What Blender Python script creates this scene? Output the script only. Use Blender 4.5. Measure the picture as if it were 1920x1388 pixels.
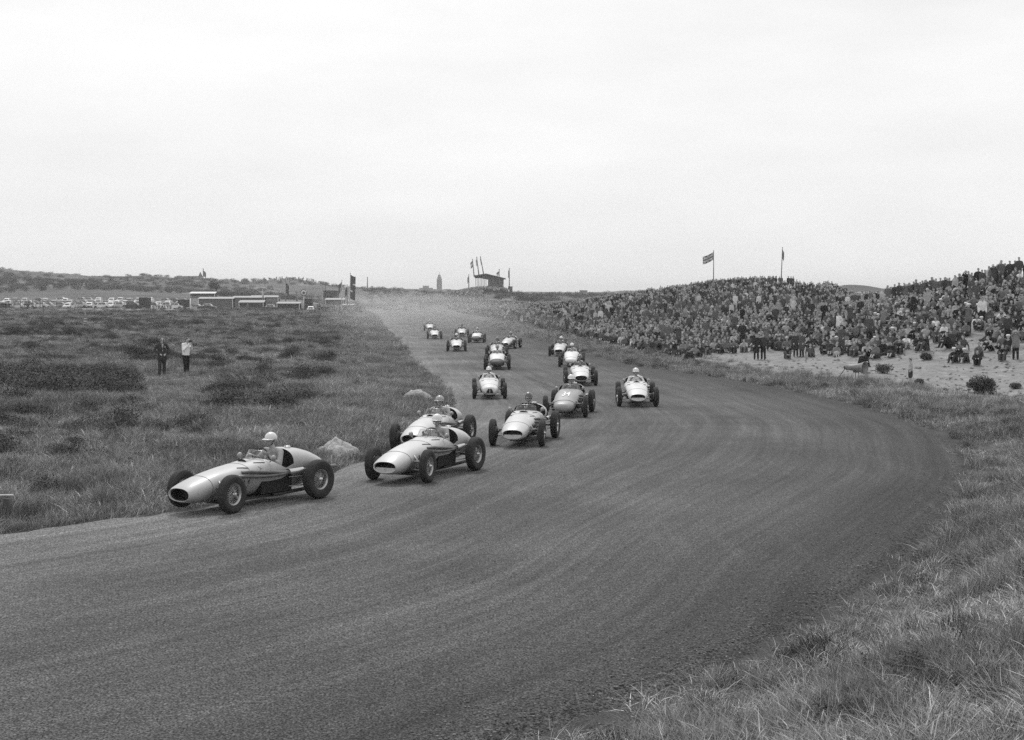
import bpy, bmesh, math, random
import numpy as np
from mathutils import Vector, Matrix

random.seed(7)
rng = np.random.default_rng(11)
scene = bpy.context.scene
for _o in list(bpy.data.objects):
    bpy.data.objects.remove(_o)
COL = scene.collection

# ------------------------------------------------------------------ camera
FPX, CX, CY, HOR, CAMH = 2600.0, 960.0, 694.0, 560.0, 3.85
PITCH = math.atan((CY - HOR) / FPX)
cam_d = bpy.data.cameras.new('camera')
cam_d.sensor_width = 36.0
cam_d.lens = 36.0 * FPX / 1920.0
cam_d.clip_start = 0.1
cam_d.clip_end = 9000.0
cam = bpy.data.objects.new('camera', cam_d)
COL.objects.link(cam)
cam.location = (0, 0, CAMH)
cam.rotation_euler = (math.pi / 2 - PITCH, 0, 0)
scene.camera = cam

# ------------------------------------------------------------------ sky, sun, exposure
SUN_EL, SUN_AZ = math.radians(56), math.radians(-12)       # azimuth clockwise from +Y
world = bpy.data.worlds.new('World')
scene.world = world
world.use_nodes = True
wt = world.node_tree
wt.nodes.clear()
w_out = wt.nodes.new('ShaderNodeOutputWorld')
w_bg = wt.nodes.new('ShaderNodeBackground')
w_sky = wt.nodes.new('ShaderNodeTexSky')
w_sky.sky_type = 'NISHITA'
w_sky.sun_disc = False
w_sky.sun_elevation = SUN_EL
w_sky.sun_rotation = SUN_AZ
w_sky.air_density = 2.0
w_sky.dust_density = 6.0
w_bw = wt.nodes.new('ShaderNodeRGBToBW')
w_tc = wt.nodes.new('ShaderNodeTexCoord')
w_map = wt.nodes.new('ShaderNodeMapping')
w_map.inputs['Scale'].default_value = (1.6, 1.6, 6.0)
w_noise = wt.nodes.new('ShaderNodeTexNoise')
w_noise.inputs['Scale'].default_value = 2.2
w_noise.inputs['Detail'].default_value = 5.0
w_noise.inputs['Roughness'].default_value = 0.55
w_rng = wt.nodes.new('ShaderNodeMapRange')
w_rng.inputs['From Min'].default_value = 0.3
w_rng.inputs['From Max'].default_value = 0.7
w_rng.inputs['To Min'].default_value = 7.6
w_rng.inputs['To Max'].default_value = 8.8
w_mix = wt.nodes.new('ShaderNodeMix')
w_mix.data_type = 'FLOAT'
w_mix.inputs[0].default_value = 0.9       # cloud cover: overcast layer over the clear sky
wt.links.new(w_tc.outputs['Generated'], w_map.inputs['Vector'])
wt.links.new(w_map.outputs['Vector'], w_noise.inputs['Vector'])
wt.links.new(w_noise.outputs['Fac'], w_rng.inputs['Value'])
wt.links.new(w_sky.outputs['Color'], w_bw.inputs['Color'])
wt.links.new(w_bw.outputs['Val'], w_mix.inputs[2])
wt.links.new(w_rng.outputs['Result'], w_mix.inputs[3])
wt.links.new(w_mix.outputs[0], w_bg.inputs['Color'])
w_bg.inputs['Strength'].default_value = 0.1
wt.links.new(w_bg.outputs['Background'], w_out.inputs['Surface'])

sun_d = bpy.data.lights.new('sun', 'SUN')
sun_d.energy = 1.5
sun_d.angle = math.radians(14)
sun_d.color = (1.0, 1.0, 1.0)
sun = bpy.data.objects.new('sun', sun_d)
COL.objects.link(sun)
_sd = Vector((math.sin(SUN_AZ) * math.cos(SUN_EL), math.cos(SUN_AZ) * math.cos(SUN_EL), math.sin(SUN_EL)))
sun.rotation_euler = (-_sd).to_track_quat('-Z', 'Y').to_euler()
sun.location = _sd * 80

scene.view_settings.view_transform = 'Standard'
scene.view_settings.look = 'None'
scene.view_settings.exposure = 0.27
scene.view_settings.gamma = 1.0
scene.view_settings.use_curve_mapping = False
scene.render.engine = 'CYCLES'
scene.cycles.use_denoising = False
scene.cycles.max_bounces = 5
scene.cycles.diffuse_bounces = 2
scene.cycles.glossy_bounces = 2
scene.cycles.transmission_bounces = 3
scene.cycles.transparent_max_bounces = 8
scene.cycles.volume_bounces = 0
scene.cycles.caustics_reflective = False
scene.cycles.caustics_refractive = False


# ------------------------------------------------------------------ pixel helpers (photo 1920 x 1388)
_cp, _sp = math.cos(PITCH), math.sin(PITCH)

def ray(px, py):
    a, b = (px - CX) / FPX, -(py - CY) / FPX
    return Vector((a, _cp + b * _sp, -_sp + b * _cp))

def at(px, py, Y):
    d = ray(px, py)
    return Vector((0, 0, CAMH)) + d * (Y / d.y)

def flat(px, py, z=0.0):
    d = ray(px, py)
    return Vector((0, 0, CAMH)) + d * ((z - CAMH) / d.z)

def proj(X, Y, Z):
    """world arrays -> photo pixels"""
    Zc = Z - CAMH
    dep = Y * _cp - Zc * _sp
    up = Y * _sp + Zc * _cp
    return CX + FPX * X / dep, CY - FPX * up / dep


# ------------------------------------------------------------------ noise
def _hash(ix, iy, seed):
    h = (ix.astype(np.int64) * 374761393 + iy.astype(np.int64) * 668265263 + seed * 974634541) & 0xFFFFFFFF
    h = ((h ^ (h >> 13)) * 1274126177) & 0xFFFFFFFF
    h = (h ^ (h >> 16)) & 0xFFFFFFFF
    return h.astype(np.float64) / 4294967295.0

def vnoise(x, y, seed=0):
    x, y = np.asarray(x, float), np.asarray(y, float)
    ix, iy = np.floor(x), np.floor(y)
    fx, fy = x - ix, y - iy
    fx, fy = fx * fx * (3 - 2 * fx), fy * fy * (3 - 2 * fy)
    a, b = _hash(ix, iy, seed), _hash(ix + 1, iy, seed)
    c, d = _hash(ix, iy + 1, seed), _hash(ix + 1, iy + 1, seed)
    return (a * (1 - fx) + b * fx) * (1 - fy) + (c * (1 - fx) + d * fx) * fy

def fbm(x, y, seed=0, octv=4, gain=0.5):
    s, a, t = 0.0, 1.0, 0.0
    for k in range(octv):
        s = s + a * vnoise(np.asarray(x) * 2 ** k + 17.3 * k, np.asarray(y) * 2 ** k - 9.1 * k, seed + k)
        t += a
        a *= gain
    return s / t          # 0..1

def sstep(a, b, x):
    t = np.clip((np.asarray(x, float) - a) / (b - a), 0, 1)
    return t * t * (3 - 2 * t)


# ------------------------------------------------------------------ materials (a black and white photograph: neutral greys)
def new_mat(name):
    m = bpy.data.materials.new(name)
    m.use_nodes = True
    return m, m.node_tree, m.node_tree.nodes['Principled BSDF']

_M = {}

def grey(name, v, rough=0.7, metal=0.0, vary=0.12, scale=6.0, coat=0.0, spec=0.5, rnd=0.0):
    """plain grey surface with a little object-space mottling; rnd = spread per object / instance"""
    if name in _M:
        return _M[name]
    m, nt, b = new_mat(name)
    tc = nt.nodes.new('ShaderNodeTexCoord')
    n = nt.nodes.new('ShaderNodeTexNoise')
    n.inputs['Scale'].default_value = scale
    n.inputs['Detail'].default_value = 4
    nt.links.new(tc.outputs['Object'], n.inputs['Vector'])
    r = nt.nodes.new('ShaderNodeMapRange')
    r.inputs['From Min'].default_value = 0.25
    r.inputs['From Max'].default_value = 0.75
    r.inputs['To Min'].default_value = v * (1 - vary)
    r.inputs['To Max'].default_value = v * (1 + vary)
    nt.links.new(n.outputs['Fac'], r.inputs['Value'])
    out = r.outputs['Result']
    if rnd > 0:
        oi = nt.nodes.new('ShaderNodeObjectInfo')
        rr = nt.nodes.new('ShaderNodeMapRange')
        rr.inputs['To Min'].default_value = 1 - rnd
        rr.inputs['To Max'].default_value = 1 + rnd
        nt.links.new(oi.outputs['Random'], rr.inputs['Value'])
        mu = nt.nodes.new('ShaderNodeMath')
        mu.operation = 'MULTIPLY'
        nt.links.new(out, mu.inputs[0])
        nt.links.new(rr.outputs['Result'], mu.inputs[1])
        out = mu.outputs[0]
    nt.links.new(out, b.inputs['Base Color'])
    b.inputs['Roughness'].default_value = rough
    b.inputs['Metallic'].default_value = metal
    b.inputs['Coat Weight'].default_value = coat
    b.inputs['Coat Roughness'].default_value = 0.15
    b.inputs['Specular IOR Level'].default_value = spec
    _M[name] = m
    return m


HAZE = 0.00028
# ------------------------------------------------------------------ object helpers
def tag(o, label=None, cat=None, group=None, kind=None):
    if label:
        o['label'] = label
    if cat:
        o['category'] = cat
    if group:
        o['group'] = group
    if kind:
        o['kind'] = kind
    return o

def link(o, parent=None):
    COL.objects.link(o)
    if parent is not None:
        o.parent = parent
    return o

def empty(name, loc=(0, 0, 0), rz=0.0, parent=None):
    o = bpy.data.objects.new(name, None)
    o.empty_display_size = 0.2
    link(o, parent)
    o.location = loc
    o.rotation_euler = (0, 0, rz)
    return o

def mesh_obj(name, me, parent=None, mats=None):
    o = bpy.data.objects.new(name, me)
    if mats:
        for m in mats:
            me.materials.append(m)
    return link(o, parent)

def copy_tree(o, parent=None):
    c = o.copy()
    link(c, parent)
    for ch in list(o.children):
        copy_tree(ch, c)
    return c

def set_mat(o, i, m):
    """own material for this copy, mesh data stays shared"""
    o.material_slots[i].link = 'OBJECT'
    o.material_slots[i].material = m


class MB:
    """collects shapes into one mesh"""
    def __init__(self):
        self.v, self.f, self.m, self.s = [], [], [], []

    def add(self, verts, faces, mat=0, smooth=True):
        o = len(self.v)
        self.v += [tuple(map(float, p)) for p in verts]
        self.f += [tuple(i + o for i in f) for f in faces]
        self.m += [mat] * len(faces)
        self.s += [smooth] * len(faces)
        return self

    def box(self, c, s, mat=0, rot=None, taper=1.0):
        hx, hy, hz = s[0] / 2, s[1] / 2, s[2] / 2
        vs = []
        for z, t in ((-hz, 1.0), (hz, taper)):
            for x, y in ((-hx, -hy), (hx, -hy), (hx, hy), (-hx, hy)):
                p = Vector((x * t, y * t, z))
                if rot is not None:
                    p = rot @ p
                vs.append(Vector(c) + p)
        return self.add(vs, [(3, 2, 1, 0), (4, 5, 6, 7), (0, 1, 5, 4), (1, 2, 6, 5), (2, 3, 7, 6), (3, 0, 4, 7)], mat, False)

    def tube(self, pts, r, n=8, mat=0, caps=True):
        pts = [Vector(p) for p in pts]
        rs = r if isinstance(r, (list, tuple)) else [r] * len(pts)
        vs, fs = [], []
        prev = None
        for i, p in enumerate(pts):
            d = (pts[min(i + 1, len(pts) - 1)] - pts[max(i - 1, 0)]).normalized()
            a = d.cross(Vector((0, 0, 1)))
            if a.length < 1e-3:
                a = d.cross(Vector((0, 1, 0)))
            a.normalize()
            if prev is not None and a.dot(prev) < 0:
                a = -a
            prev = a
            b = d.cross(a)
            for k in range(n):
                t = 2 * math.pi * k / n
                vs.append(p + (a * math.cos(t) + b * math.sin(t)) * rs[i])
        for i in range(len(pts) - 1):
            for k in range(n):
                k2 = (k + 1) % n
                fs.append((i * n + k, i * n + k2, (i + 1) * n + k2, (i + 1) * n + k))
        if caps:
            fs.append(tuple(range(n))[::-1])
            fs.append(tuple((len(pts) - 1) * n + k for k in range(n)))
        return self.add(vs, fs, mat)

    def lathe(self, prof, n=24, axis='Z', c=(0, 0, 0), mat=0, close=False):
        """prof = (radius, height) pairs"""
        vs, fs = [], []
        for r, h in prof:
            for k in range(n):
                t = 2 * math.pi * k / n
                x, y = r * math.cos(t), r * math.sin(t)
                p = {'Z': (x, y, h), 'Y': (x, h, y), 'X': (h, x, y)}[axis]
                vs.append(Vector(c) + Vector(p))
        m = len(prof)
        for i in range(m if close else m - 1):
            j = (i + 1) % m
            for k in range(n):
                k2 = (k + 1) % n
                fs.append((i * n + k, i * n + k2, j * n + k2, j * n + k))
        return self.add(vs, fs, mat)

    def sphere(self, c, r, n=10, m=7, mat=0):
        rr = r if isinstance(r, (list, tuple)) else (r, r, r)
        vs, fs = [], []
        for i in range(m + 1):
            ph = math.pi * i / m
            for k in range(n):
                t = 2 * math.pi * k / n
                vs.append((c[0] + rr[0] * math.sin(ph) * math.cos(t), c[1] + rr[1] * math.sin(ph) * math.sin(t), c[2] + rr[2] * math.cos(ph)))
        for i in range(m):
            for k in range(n):
                k2 = (k + 1) % n
                fs.append((i * n + k, (i + 1) * n + k, (i + 1) * n + k2, i * n + k2))
        return self.add(vs, fs, mat)

    def mesh(self, name, mats=(), weld=0.0):
        me = bpy.data.meshes.new(name)
        me.from_pydata(self.v, [], self.f)
        for m in mats:
            me.materials.append(m)
        me.polygons.foreach_set('material_index', self.m)
        me.polygons.foreach_set('use_smooth', self.s)
        bm = bmesh.new()
        bm.from_mesh(me)
        if weld:
            bmesh.ops.remove_doubles(bm, verts=bm.verts, dist=weld)
        bmesh.ops.recalc_face_normals(bm, faces=bm.faces)
        bm.to_mesh(me)
        bm.free()
        me.update()
        return me

    def build(self, name, mats, parent=None, weld=0.0):
        return link(bpy.data.objects.new(name, self.mesh(name, mats if isinstance(mats, (list, tuple)) else [mats], weld)), parent)

# ================================================================== THE GROUND
# road: stations of inner (left) and outer (right) edge, from the far straight to the near exit of the bend, metres
ST = [((-70, 640), (-54, 645)), ((-33, 333), (-17, 337)), ((-21, 222), (-5.2, 224)), ((-14.2, 160), (-0.5, 162)),
      ((-8.5, 110), (3.9, 114)), ((-5.7, 82.7), (7.0, 82)), ((-3.75, 66.3), (10.5, 67)), ((-2.7, 56.5), (12.4, 54)),
      ((-2.1, 48.4), (12.7, 44)), ((-2.0, 44), (11.9, 36.5)), ((-2.5, 39), (9.9, 30)), ((-3.3, 34.7), (7.4, 23.5)),
      ((-4.2, 31.0), (4.9, 18.7)), ((-5.7, 26.6), (2.4, 14.6)), ((-8.5, 22.8), (-0.3, 11.5)), ((-12.5, 18.6), (-4.0, 8.3)),
      ((-19, 11.5), (-11.5, 1.5)), ((-30, 2), (-24, -9))]

def catmull(P, sub):
    P = np.array(P, float)
    P = np.vstack([2 * P[0] - P[1], P, 2 * P[-1] - P[-2]])
    out = []
    for i in range(1, len(P) - 2):
        p0, p1, p2, p3 = P[i - 1:i + 3]
        for k in range(sub):
            t = k / sub
            out.append(0.5 * (2 * p1 + (p2 - p0) * t + (2 * p0 - 5 * p1 + 4 * p2 - p3) * t * t + (3 * p1 - p0 - 3 * p2 + p3) * t ** 3))
    out.append(P[-2])
    return np.array(out)

EL = catmull([s[0] for s in ST], 14)
ER = catmull([s[1] for s in ST], 14)

def dist_poly(X, Y, P):
    """distance from points to a polyline, and the signed side (+ = right of travel direction)"""
    X, Y = np.asarray(X, float).ravel(), np.asarray(Y, float).ravel()
    best = np.full(X.shape, 1e18)
    side = np.zeros(X.shape)
    for a, b in zip(P[:-1], P[1:]):
        dx, dy = b - a
        L2 = dx * dx + dy * dy + 1e-12
        t = np.clip(((X - a[0]) * dx + (Y - a[1]) * dy) / L2, 0, 1)
        qx, qy = X - a[0] - t * dx, Y - a[1] - t * dy
        d2 = qx * qx + qy * qy
        m = d2 < best
        best = np.where(m, d2, best)
        side = np.where(m, dx * qy - dy * qx, side)
    return np.sqrt(best), np.sign(side)

def road_dist(X, Y):
    """(distance outside the road, + outside / - inside ; True where the outer / crowd side is nearer)"""
    dl, sl = dist_poly(X, Y, EL[::2])
    dr, sr = dist_poly(X, Y, ER[::2])
    # travel runs towards the camera: the inner edge has the field on its (travel) right hand = negative cross
    out_l = sl < 0
    out_r = sr > 0
    d = np.where(out_l & (dl < dr), dl, np.where(out_r & (dr <= dl), dr, -np.minimum(dl, dr)))
    return d, (dr <= dl)

# height control points: world (x, y, z)
_C = []
for i in range(0, len(EL), 7):
    for P in (EL[i], ER[i], (EL[i] + ER[i]) / 2):
        _C.append((P[0], P[1], 0.0))
_C += [(-12, 30, .15), (-9.5, 28, .1), (-18, 45, .35), (-10, 45, .25), (-5, 40, .1), (-24, 63, .45), (-15.5, 63, .33), (-8, 63, .15),
       (-37, 100, .8), (-25, 100, .6), (-13, 100, .3), (-50, 140, 1.05), (-30, 140, .6), (-18.5, 140, .2), (-75, 200, 1.1), (-40, 200, .6),
       (-26, 200, .2), (-110, 300, 1.3), (-70, 300, 1.1), (-42, 300, .6), (-170, 300, 1.6), (-130, 340, 1.5), (-75, 340, 1.3), (-55, 400, 1.2)]
_C += [tuple(at(*p)) for p in [(-200, 552, 430), (0, 553, 430), (200, 553, 430), (400, 557, 430), (560, 562, 430),
                               (-300, 500, 800), (-150, 503, 800), (0, 505, 800), (60, 510, 800), (150, 520, 800), (215, 525, 800), (255, 519, 800), (300, 520, 800),
                               (340, 531, 800), (400, 531, 800), (470, 533, 800), (520, 528, 800), (560, 527, 800), (600, 535, 800), (650, 543, 800),
                               (700, 541, 800), (750, 546, 800), (800, 549, 800), (850, 552, 800), (950, 556, 800), (1010, 557, 800), (1050, 553, 800),
                               (1100, 548, 800), (1150, 547, 800), (1220, 547, 800), (1300, 549, 800), (1400, 550, 800), (1600, 549, 800), (1900, 548, 800), (2300, 540, 800)]]
for u in np.linspace(-0.8, 0.8, 12):
    _C += [(u * 1300, 1300, 8.0), (u * 2600, 2600, 8.0), (u * 4500, 4500, 10.0)]
# grandstand hill
_C += [tuple(at(*p)) for p in [(845, 557, 520), (872, 550, 520), (895, 546, 520), (920, 545, 520), (945, 547, 520), (962, 553, 520), (1000, 564, 520),
                               (820, 571, 470), (870, 567, 460), (905, 563, 450), (950, 562, 450), (985, 567, 440)]]
# crest of the crowded dune
CREST = [(75, 62, 5.6), (48, 84, 5.5), (36.5, 101, 5.2), (34, 118, 3.7), (36, 138, 2.9), (38, 160, 2.6), (43, 204, 5.3), (38.5, 216, 5.7), (33, 231, 5.3), (29.5, 262, 4.2), (28, 330, 3.0), (17, 420, 1.3)]
_C += CREST
_C += [(90, 80, 5.0), (62, 108, 4.4), (55, 135, 2.2), (60, 175, 2.2), (66, 215, 4.6), (60, 250, 4.0), (60, 330, 3.5)]
_C += [tuple(at(*p)) for p in [(1540, 544, 330), (1585, 533, 335), (1625, 535, 335), (1668, 546, 330), (1800, 553, 330)]]
# foot of the dune and the sandy flat (photo pixel, depth)
_C += [tuple(at(*p)) for p in [(1600, 712, 69), (1707, 718, 68), (1840, 735, 62), (1905, 677, 77), (1424, 674, 92), (1284, 680, 85), (1490, 672, 92), (1700, 690, 76),
                               (1500, 700, 76), (1340, 690, 80), (1950, 700, 70)]]
_C += [(17, 48, -.1), (16, 57, -.15), (22, 55, 0.0), (28, 62, .3), (36, 66, .9), (26, 45, .3), (38, 50, 1.2)]
# bank the photographer stands on
_C += [(0, 0, 2.2), (3, 1, 2.25), (-4, -3, 2.1), (8, -3, 2.5), (2.5, 6, 1.55), (5, 6, 1.75), (-2, 4, 1.4), (0.4, 7.5, 1.0), (3.2, 9.2, .95), (2.0, 10.5, .55), (4.6, 12.3, .85),
       (3.6, 13.6, .45), (6.6, 17.5, .75), (5.4, 16.2, .35), (9.0, 23, .75), (8, 19, 1.05), (7, 14, 1.25), (5.4, 9.5, 1.35), (12.6, 27, 1.35), (11.2, 28, .8), (13.2, 33, .7), (14.2, 38.5, .3),
       (12, 18, 1.8), (16, 26, 1.9), (19, 34, 1.1), (-9, -1, 1.6), (-14, -6, 1.2)]
_C = np.array(_C, float)

def _warp(X, Y):
    D = np.maximum(np.asarray(Y, float) + 18.0, 3.0)
    return 2.2 * np.asarray(X, float) / D, 0.9 * np.log(D)

_cu, _cv = _warp(_C[:, 0], _C[:, 1])
_n = len(_C)
_R = np.hypot(_cu[:, None] - _cu[None, :], _cv[:, None] - _cv[None, :])
_A = np.zeros((_n + 1, _n + 1))
_A[:_n, :_n] = _R + np.eye(_n) * -0.0015
_A[:_n, _n] = 1
_A[_n, :_n] = 1
_W = np.linalg.solve(_A, np.append(_C[:, 2], 0.0))

def height(X, Y):
    shp = np.shape(X)
    X, Y = np.asarray(X, float).ravel(), np.asarray(Y, float).ravel()
    u, v = _warp(X, Y)
    h = np.full(X.shape, _W[-1])
    for i0 in range(0, len(X), 40000):
        s = slice(i0, i0 + 40000)
        h[s] += np.hypot(u[s, None] - _cu[None], v[s, None] - _cv[None]) @ _W[:-1]
    d, right = road_dist(X, Y)
    far = sstep(250, 900, Y)
    amp = 0.10 + 0.28 * sstep(3, 14, d) * (~right) + 0.12 * sstep(6, 20, d) * right + 5.0 * far
    sc = 1 / (4.0 + 60 * far)
    n = fbm(X / (4.0), Y / (4.0), 3, 4) - 0.5
    nf = fbm(X / 55.0, Y / 55.0, 9, 5) - 0.5
    h = h + (0.10 + 0.55 * sstep(3, 14, d)) * n * (1 - 0.45 * right) * (1 - far) + 6.0 * far * nf
    h = h + (0.06 + .14 * right * (Y > 45)) * (fbm(X * .8, Y * .8, 21, 4) - 0.5) * sstep(0.2, 1.5, d) * (1 - far)
    w = np.maximum(sstep(0.15, 3.0, d), sstep(540, 620, Y))
    h = -0.07 * (1 - w) + h * w
    return h.reshape(shp)

def hgt(x, y):
    return float(height(np.array([x]), np.array([y]))[0])

def ground(px, py, y0=12.0, y1=900.0):
    """where the sight line through a photo pixel meets the ground"""
    ys = np.geomspace(y0, y1, 900)
    d = ray(px, py)
    X, Z = d.x / d.y * ys, CAMH + d.z / d.y * ys
    below = np.nonzero(Z < height(X, ys))[0]
    i = int(below[0]) if len(below) else len(ys) - 1
    return Vector((X[i], ys[i], hgt(X[i], ys[i])))

# ---- terrain sheet
NU, NV = 400, 560
_u = np.linspace(-0.85, 0.85, NU)
_v = np.linspace(math.log(4.0), math.log(4500.0), NV)
_D = np.exp(_v)
TY = np.repeat(_D - 18.0, NU)
TX = np.tile(_u, NV) * np.repeat(_D + 6.0, NU)
TZ = height(TX, TY)
t_d, t_right = road_dist(TX, TY)

def bank_noise(X, Y):
    return fbm(X / 1.15, Y / 1.3, 82, 4)

def sand_amount(X, Y, d, right):
    s = np.zeros(len(X))
    n = fbm(X / 3.0, Y / 3.0, 31, 4)
    n1_ = fbm(X / 1.3, Y / 1.3, 33, 4)
    n2 = fbm(X / 0.8, Y / 0.8, 37, 3)
    # sandy flat and crowd slope
    a = sstep(3.2, 6.5, d + 4 * (n - 0.5)) * right * sstep(50, 62, Y + 0.4 * (X - 12)) * (Y < 300)
    s = np.maximum(s, a * (0.75 + 0.25 * n))
    # sand showing through on the near bank
    near = right * sstep(40, 20, Y) * sstep(0.3, 1.2, d)
    b = near * sstep(0.60, 0.47, bank_noise(X, Y) + .05 * sstep(12, 22, Y)) * sstep(.2, .9, d) * .78
    c = near * np.exp(-((X - 2.4) ** 2 / 5.0 + (Y - 10.8) ** 2 / 4.0)) * 0.95
    s = np.maximum(s, np.maximum(b, c * (0.6 + 0.5 * n2)))
    # sand lot by the parked cars
    p = np.exp(-(((X + 88) / 26) ** 4 + ((Y - 300) / 26) ** 4))
    s = np.maximum(s, p * sstep(0.3, 0.5, n))
    # bare dune patches on the far hills and the stand hill
    f = sstep(0.62, 0.72, fbm(X / 22.0, Y / 22.0, 41, 4)) * sstep(300, 450, Y) * 0.5
    return np.clip(np.maximum(s, f), 0, 1)

t_sand = sand_amount(TX, TY, t_d, t_right)
t_grav = (TY < 560) * sstep(1.0, 0.1, t_d + np.where(t_right, 2.2, 1.0) * (fbm(TX * 1.6, TY * 1.6, 55, 5, .65) - 0.5))

tm = bpy.data.meshes.new('ground')
quads = []
_i = np.arange(NU * NV).reshape(NV, NU)
_q = np.stack([_i[:-1, :-1], _i[:-1, 1:], _i[1:, 1:], _i[1:, :-1]], -1).reshape(-1, 4)
tm.vertices.add(NU * NV)
tm.vertices.foreach_set('co', np.stack([TX, TY, TZ], -1).astype(np.float32).ravel())
tm.loops.add(len(_q) * 4)
tm.loops.foreach_set('vertex_index', _q.ravel().astype(np.int32))
tm.polygons.add(len(_q))
tm.polygons.foreach_set('loop_start', (np.arange(len(_q)) * 4).astype(np.int32))
tm.polygons.foreach_set('use_smooth', np.ones(len(_q), bool))
tm.update(calc_edges=True)
for nm, arr in (('sand', t_sand), ('gravel', t_grav)):
    at_ = tm.attributes.new(nm, 'FLOAT', 'POINT')
    at_.data.foreach_set('value', arr.astype(np.float32))

def ramp(nt, src, lo, hi, a, b):
    r = nt.nodes.new('ShaderNodeMapRange')
    r.inputs['From Min'].default_value = lo
    r.inputs['From Max'].default_value = hi
    r.inputs['To Min'].default_value = a
    r.inputs['To Max'].default_value = b
    nt.links.new(src, r.inputs['Value'])
    return r.outputs['Result']

def nmath(nt, op, a, b):
    n = nt.nodes.new('ShaderNodeMath')
    n.operation = op
    for i, s in enumerate((a, b)):
        if isinstance(s, (int, float)):
            n.inputs[i].default_value = s
        else:
            nt.links.new(s, n.inputs[i])
    return n.outputs[0]

def nmix(nt, fac, a, b):
    n = nt.nodes.new('ShaderNodeMix')
    n.data_type = 'FLOAT'
    for i, s in ((0, fac), (2, a), (3, b)):
        if isinstance(s, (int, float)):
            n.inputs[i].default_value = s
        else:
            nt.links.new(s, n.inputs[i])
    return n.outputs[0]

def nnoise(nt, vec, scale, detail=4, rough=0.6):
    n = nt.nodes.new('ShaderNodeTexNoise')
    n.inputs['Scale'].default_value = scale
    n.inputs['Detail'].default_value = detail
    n.inputs['Roughness'].default_value = rough
    nt.links.new(vec, n.inputs['Vector'])
    return n.outputs['Fac']

def nbump(nt, b, hsock, strength, dist):
    n = nt.nodes.new('ShaderNodeBump')
    n.inputs['Strength'].default_value = strength
    n.inputs['Distance'].default_value = dist
    nt.links.new(hsock, n.inputs['Height'])
    nt.links.new(n.outputs['Normal'], b.inputs['Normal'])

gm, nt, bs = new_mat('dune_ground')
geo = nt.nodes.new('ShaderNodeNewGeometry')
pos = geo.outputs['Position']
def attr(nt, name):
    a = nt.nodes.new('ShaderNodeAttribute')
    a.attribute_name = name
    return a.outputs['Fac']
n_big = nnoise(nt, pos, 0.06, 6)
n_mid = nnoise(nt, pos, 0.9, 6, 0.65)
n_fine = nnoise(nt, pos, 14.0, 4, 0.7)
soil = nmath(nt, 'MULTIPLY', ramp(nt, n_big, 0.3, 0.7, 0.075, 0.14), ramp(nt, n_mid, 0.25, 0.75, 0.6, 1.4))
soil = nmath(nt, 'MULTIPLY', soil, ramp(nt, n_fine, 0.25, 0.75, 0.6, 1.4))
sandc = nmath(nt, 'MULTIPLY', nmath(nt, 'MULTIPLY', ramp(nt, n_mid, 0.3, 0.7, 0.19, 0.32), ramp(nt, nnoise(nt, pos, 3.2, 4, .7), .3, .7, .78, 1.18)), ramp(nt, n_fine, 0.3, 0.7, 0.78, 1.2))
gravc = nmath(nt, 'MULTIPLY', ramp(nt, n_mid, 0.3, 0.7, 0.05, 0.085), ramp(nt, nnoise(nt, pos, 45.0, 3), 0.3, 0.7, 0.45, 1.6))
sf = ramp(nt, nmath(nt, 'ADD', attr(nt, 'sand'), ramp(nt, n_mid, 0.3, 0.7, -0.22, 0.22)), 0.3, 0.6, 0, 1)
cc = nmix(nt, sf, soil, sandc)
cc = nmix(nt, attr(nt, 'gravel'), cc, gravc)
nt.links.new(cc, bs.inputs['Base Color'])
bs.inputs['Roughness'].default_value = 0.95
bs.inputs['Specular IOR Level'].default_value = 0.1
nbump(nt, bs, nmath(nt, 'ADD', nmath(nt, 'MULTIPLY', n_mid, 1.0), nmath(nt, 'MULTIPLY', n_fine, 0.15)), 0.9, 0.25)
tm.materials.append(gm)
tag(link(bpy.data.objects.new('ground', tm)), kind='structure')

# ---- road sheet
NS, NA = len(EL), 30
rv, ruv, re_, rf = [], [], [], []
cl = (EL + ER) / 2
arc = np.concatenate([[0], np.cumsum(np.hypot(*np.diff(cl, axis=0).T))])
for i in range(NS):
    wdt = np.hypot(*(ER[i] - EL[i]))
    jl = 0.9 * (fbm(np.array([arc[i] * 1.7]), np.array([0.0]), 61, 4)[0] - 0.5)
    jr = 0.5 * (fbm(np.array([arc[i] * 1.9]), np.array([5.0]), 62, 4)[0] - 0.5)
    e = (ER[i] - EL[i]) / wdt
    for k in range(NA + 1):
        t = k / NA
        a = t * (wdt + jr - jl) + jl
        p = EL[i] + e * a
        z = 0.0
        if k in (0, NA):
            z = -0.10
        rv.append((p[0], p[1], z))
        ruv.append((a, arc[i]))
        re_.append(t)
for i in range(NS - 1):
    for k in range(NA):
        a = i * (NA + 1) + k
        rf.append((a, a + 1, a + NA + 2, a + NA + 1))
rm = bpy.data.meshes.new('road')
rm.from_pydata(rv, [], rf)
rm.polygons.foreach_set('use_smooth', np.ones(len(rf), bool))
uvl = rm.uv_layers.new(name='lane')
uva = np.array(ruv)[np.array([l.vertex_index for l in rm.loops])]
uvl.data.foreach_set('uv', uva.astype(np.float32).ravel())
ea = rm.attributes.new('across', 'FLOAT', 'POINT')
ea.data.foreach_set('value', np.array(re_, np.float32))
bm = bmesh.new(); bm.from_mesh(rm); bmesh.ops.recalc_face_normals(bm, faces=bm.faces)
if sum(f.normal.z for f in bm.faces) < 0:
    bmesh.ops.reverse_faces(bm, faces=bm.faces)
bm.to_mesh(rm); bm.free()

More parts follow.
